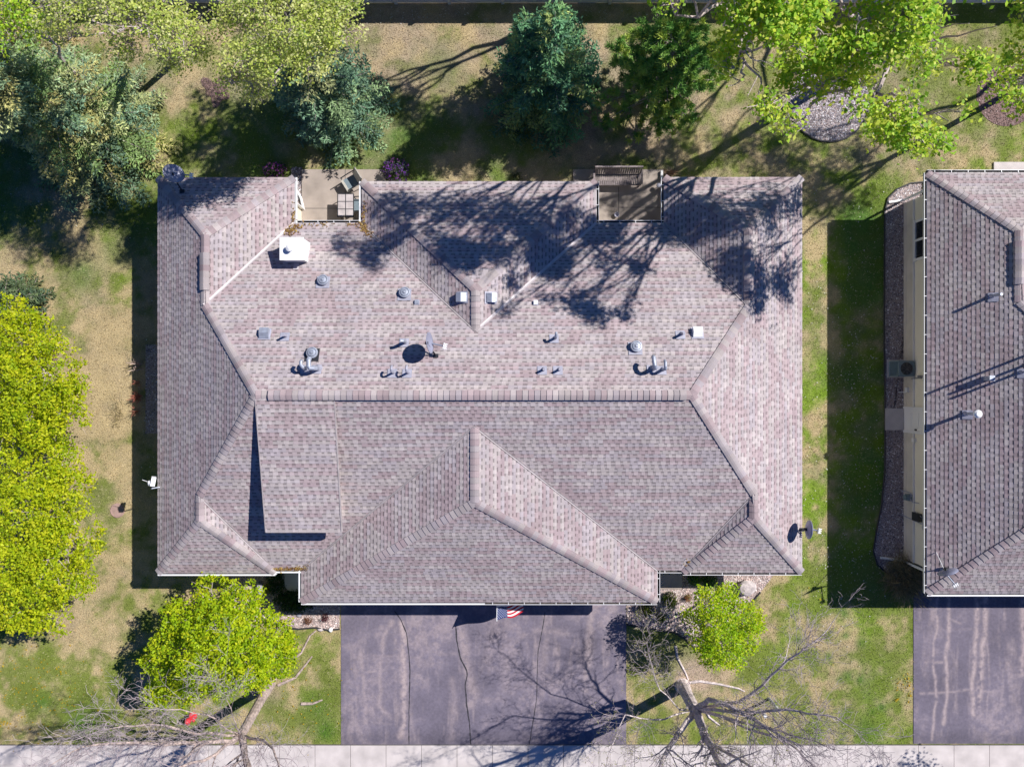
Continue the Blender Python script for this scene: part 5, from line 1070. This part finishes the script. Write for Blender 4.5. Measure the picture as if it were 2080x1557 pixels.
def stems(name, label, cx, cy, rpx, hgt, pal, n, seed, w=.012, lean=1.0, sy=1.0, group=None, cat='plant', tilt=(0, 0)):
    rg = np.random.default_rng(seed); b = np.array(P(cx, cy)); r = rpx * H / F; root = empty(name, b, label, cat, group)
    p0 = b + np.stack([rg.normal(size=n) * r * .3, rg.normal(size=n) * r * .3 * sy, np.full(n, .01)], 1); a = rg.random(n) * 6.283; k = rg.random(n) ** .6 * lean
    p2 = p0 + np.stack([np.cos(a) * k * r + tilt[0] * hgt, np.sin(a) * k * r * sy + tilt[1] * hgt, hgt * (1 - .5 * k) * rg.uniform(.6, 1.1, n)], 1); p1 = (p0 + p2) / 2 + np.array([0, 0, hgt * .18])
    pal = np.array(pal); C = pal[rg.integers(0, len(pal), n)] * (.7 + .6 * rg.random((n, 1))); V = []; CC = []
    sd = unit(np.cross(p2 - p0, rg.normal(size=(n, 3)))) * w
    V.append(np.stack([p0 - sd, p0 + sd, p1 + sd, p1 - sd], 1)); V.append(np.stack([p1 - sd, p1 + sd, p2 + sd * .3, p2 - sd * .3], 1)); CC = [C, C]
    quads('blades', np.concatenate(V), np.concatenate(CC), M_['stem'], root); return root
stems('ornamental_grass', 'big tan clump of ornamental grass at the front corner of the neighbouring house', 1832, 1168, 46, 1.0, [(.30, .24, .13), (.22, .19, .10), (.16, .15, .07), (.36, .29, .18)], 2600, 101, .007, 1.0)
for q, (yy, nn, lab) in enumerate(((777, 26, 'upper, smallest clump of coral-red stems beside the left wall'), (805, 60, 'middle, largest clump of coral-red stems beside the left wall'), (835, 30, 'lowest clump of coral-red stems beside the left wall'))): stems('red_stem_shrub', lab, 282, yy, 12 if nn == 60 else 8, .75, [(.50, .16, .11), (.42, .13, .09), (.55, .25, .17)], nn, 102 + q * 7, .008, 1.0, 1.3, 'coral-red shrubs by the left wall')
stems('dry_plant', 'pale dry plant with spreading stems in the shade above the red stems', 283, 742, 16, .9, [(.55, .42, .36), (.42, .32, .27)], 26, 103, .014, 1.0)
stems('dry_plant', 'thin dry stalks leaning on the sunlit grass beside the left wall strip', 240, 845, 18, .5, [(.22, .17, .08), (.30, .24, .11)], 40, 104, .007, 1.0, 2.0)
stems('dry_plant', 'orange-brown dry stalks behind the corner of the right patio', 1362, 352, 16, .35, [(.50, .28, .16), (.42, .30, .22), (.55, .40, .30)], 120, 105, .010, 1.0, .6)
# fallen leaves in the roof valleys
rg = np.random.default_rng(111); cs = []
for px, py, pl, n, sx, sy in ((594, 462, 'b', 90, 9, 6), (586, 470, 'b', 60, 5, 6), (740, 462, 'b', 60, 5, 5), (750, 473, 'b', 40, 5, 6), (640, 456, 'b', 25, 22, 2), (720, 456, 'b', 30, 10, 2), (563, 1154, 'fr', 40, 6, 2), (605, 1154, 'fr', 50, 7, 2), (586, 1155, 'fr', 30, 12, 1.5), (618, 1150, 'gl', 30, 4, 5), (1400, 1143, 'fr', 14, 4, 4), (740, 445, 'cl', 50, 2, 16), (597, 440, 'wlr', 30, 1.5, 14)):
    for _ in range(n):
        q = onroof(px + rg.normal() * sx, py + rg.normal() * sy, pl, .04); cs.append(tuple(q))
V, C = leaves(np.array(cs), 3, .02, .05, [(.30, .16, .05), (.22, .12, .04), (.38, .24, .08), (.12, .07, .04), (.42, .30, .08)], rg, 1.5); tag(quads('fallen_leaves', V, C, M_['stem']), kind='stuff')
# dandelions and petals on the lawns
rg = np.random.default_rng(121); cs = []
for cx, cy, sx, sy, n in ((70, 1420, 80, 60, 150), (60, 1360, 50, 50, 50), (10, 1468, 8, 6, 22), (600, 1400, 40, 60, 26), (640, 1470, 30, 25, 16), (1845, 1395, 4, 14, 26), (1828, 1385, 6, 6, 8), (1820, 1420, 4, 3, 6), (1650, 1250, 60, 40, 8)):
    for _ in range(n): cs.append((*P(cx + rg.normal() * sx, cy + rg.normal() * sy).xy, .05))
cs = np.array(cs); V, C = leaves(cs, 2, .015, .055, [(.62, .42, .01), (.55, .36, .01)], rg, 2.5); tag(quads('dandelions', V, C, M_['leaf']), kind='stuff')
cs = []
for cx, cy, sx, sy, n in ((1735, 800, 40, 250, 420), (1700, 1150, 50, 40, 60), (880, 30, 110, 10, 120), (120, 420, 110, 40, 60), (1660, 700, 14, 250, 60), (300, 900, 12, 200, 30), (1200, 30, 120, 8, 60)):
    for _ in range(n): cs.append((*P(cx + rg.normal() * sx, cy + rg.normal() * sy).xy, .05))
V, C = leaves(np.array(cs), 1, .01, .05, [(.60, .58, .54), (.5, .5, .42)], rg, 2.5); tag(quads('fallen_petals', V, C, M_['stem']), kind='stuff')
# grass blades over the lawns
rg = np.random.default_rng(131); n = 330000; x = rg.uniform(-23, 23, n); y = rg.uniform(-15.45, 17.6, n)
ok = ~inside(x, y, [(-13.3, -7.0), (-13.3, 7.4), (11, 7.4), (11, -7)])
for pg in ([p.xy.to_tuple() for p in DRIVE], [p.xy.to_tuple() for p in DRIVE2], world_poly(BED_L), world_poly(BED_R), world_poly(BED_N), world_poly(BED_T), world_poly(BED_M), [(16.5, -8), (16.5, 8), (31, 8), (31, -8)]): ok &= ~inside(x, y, pg)
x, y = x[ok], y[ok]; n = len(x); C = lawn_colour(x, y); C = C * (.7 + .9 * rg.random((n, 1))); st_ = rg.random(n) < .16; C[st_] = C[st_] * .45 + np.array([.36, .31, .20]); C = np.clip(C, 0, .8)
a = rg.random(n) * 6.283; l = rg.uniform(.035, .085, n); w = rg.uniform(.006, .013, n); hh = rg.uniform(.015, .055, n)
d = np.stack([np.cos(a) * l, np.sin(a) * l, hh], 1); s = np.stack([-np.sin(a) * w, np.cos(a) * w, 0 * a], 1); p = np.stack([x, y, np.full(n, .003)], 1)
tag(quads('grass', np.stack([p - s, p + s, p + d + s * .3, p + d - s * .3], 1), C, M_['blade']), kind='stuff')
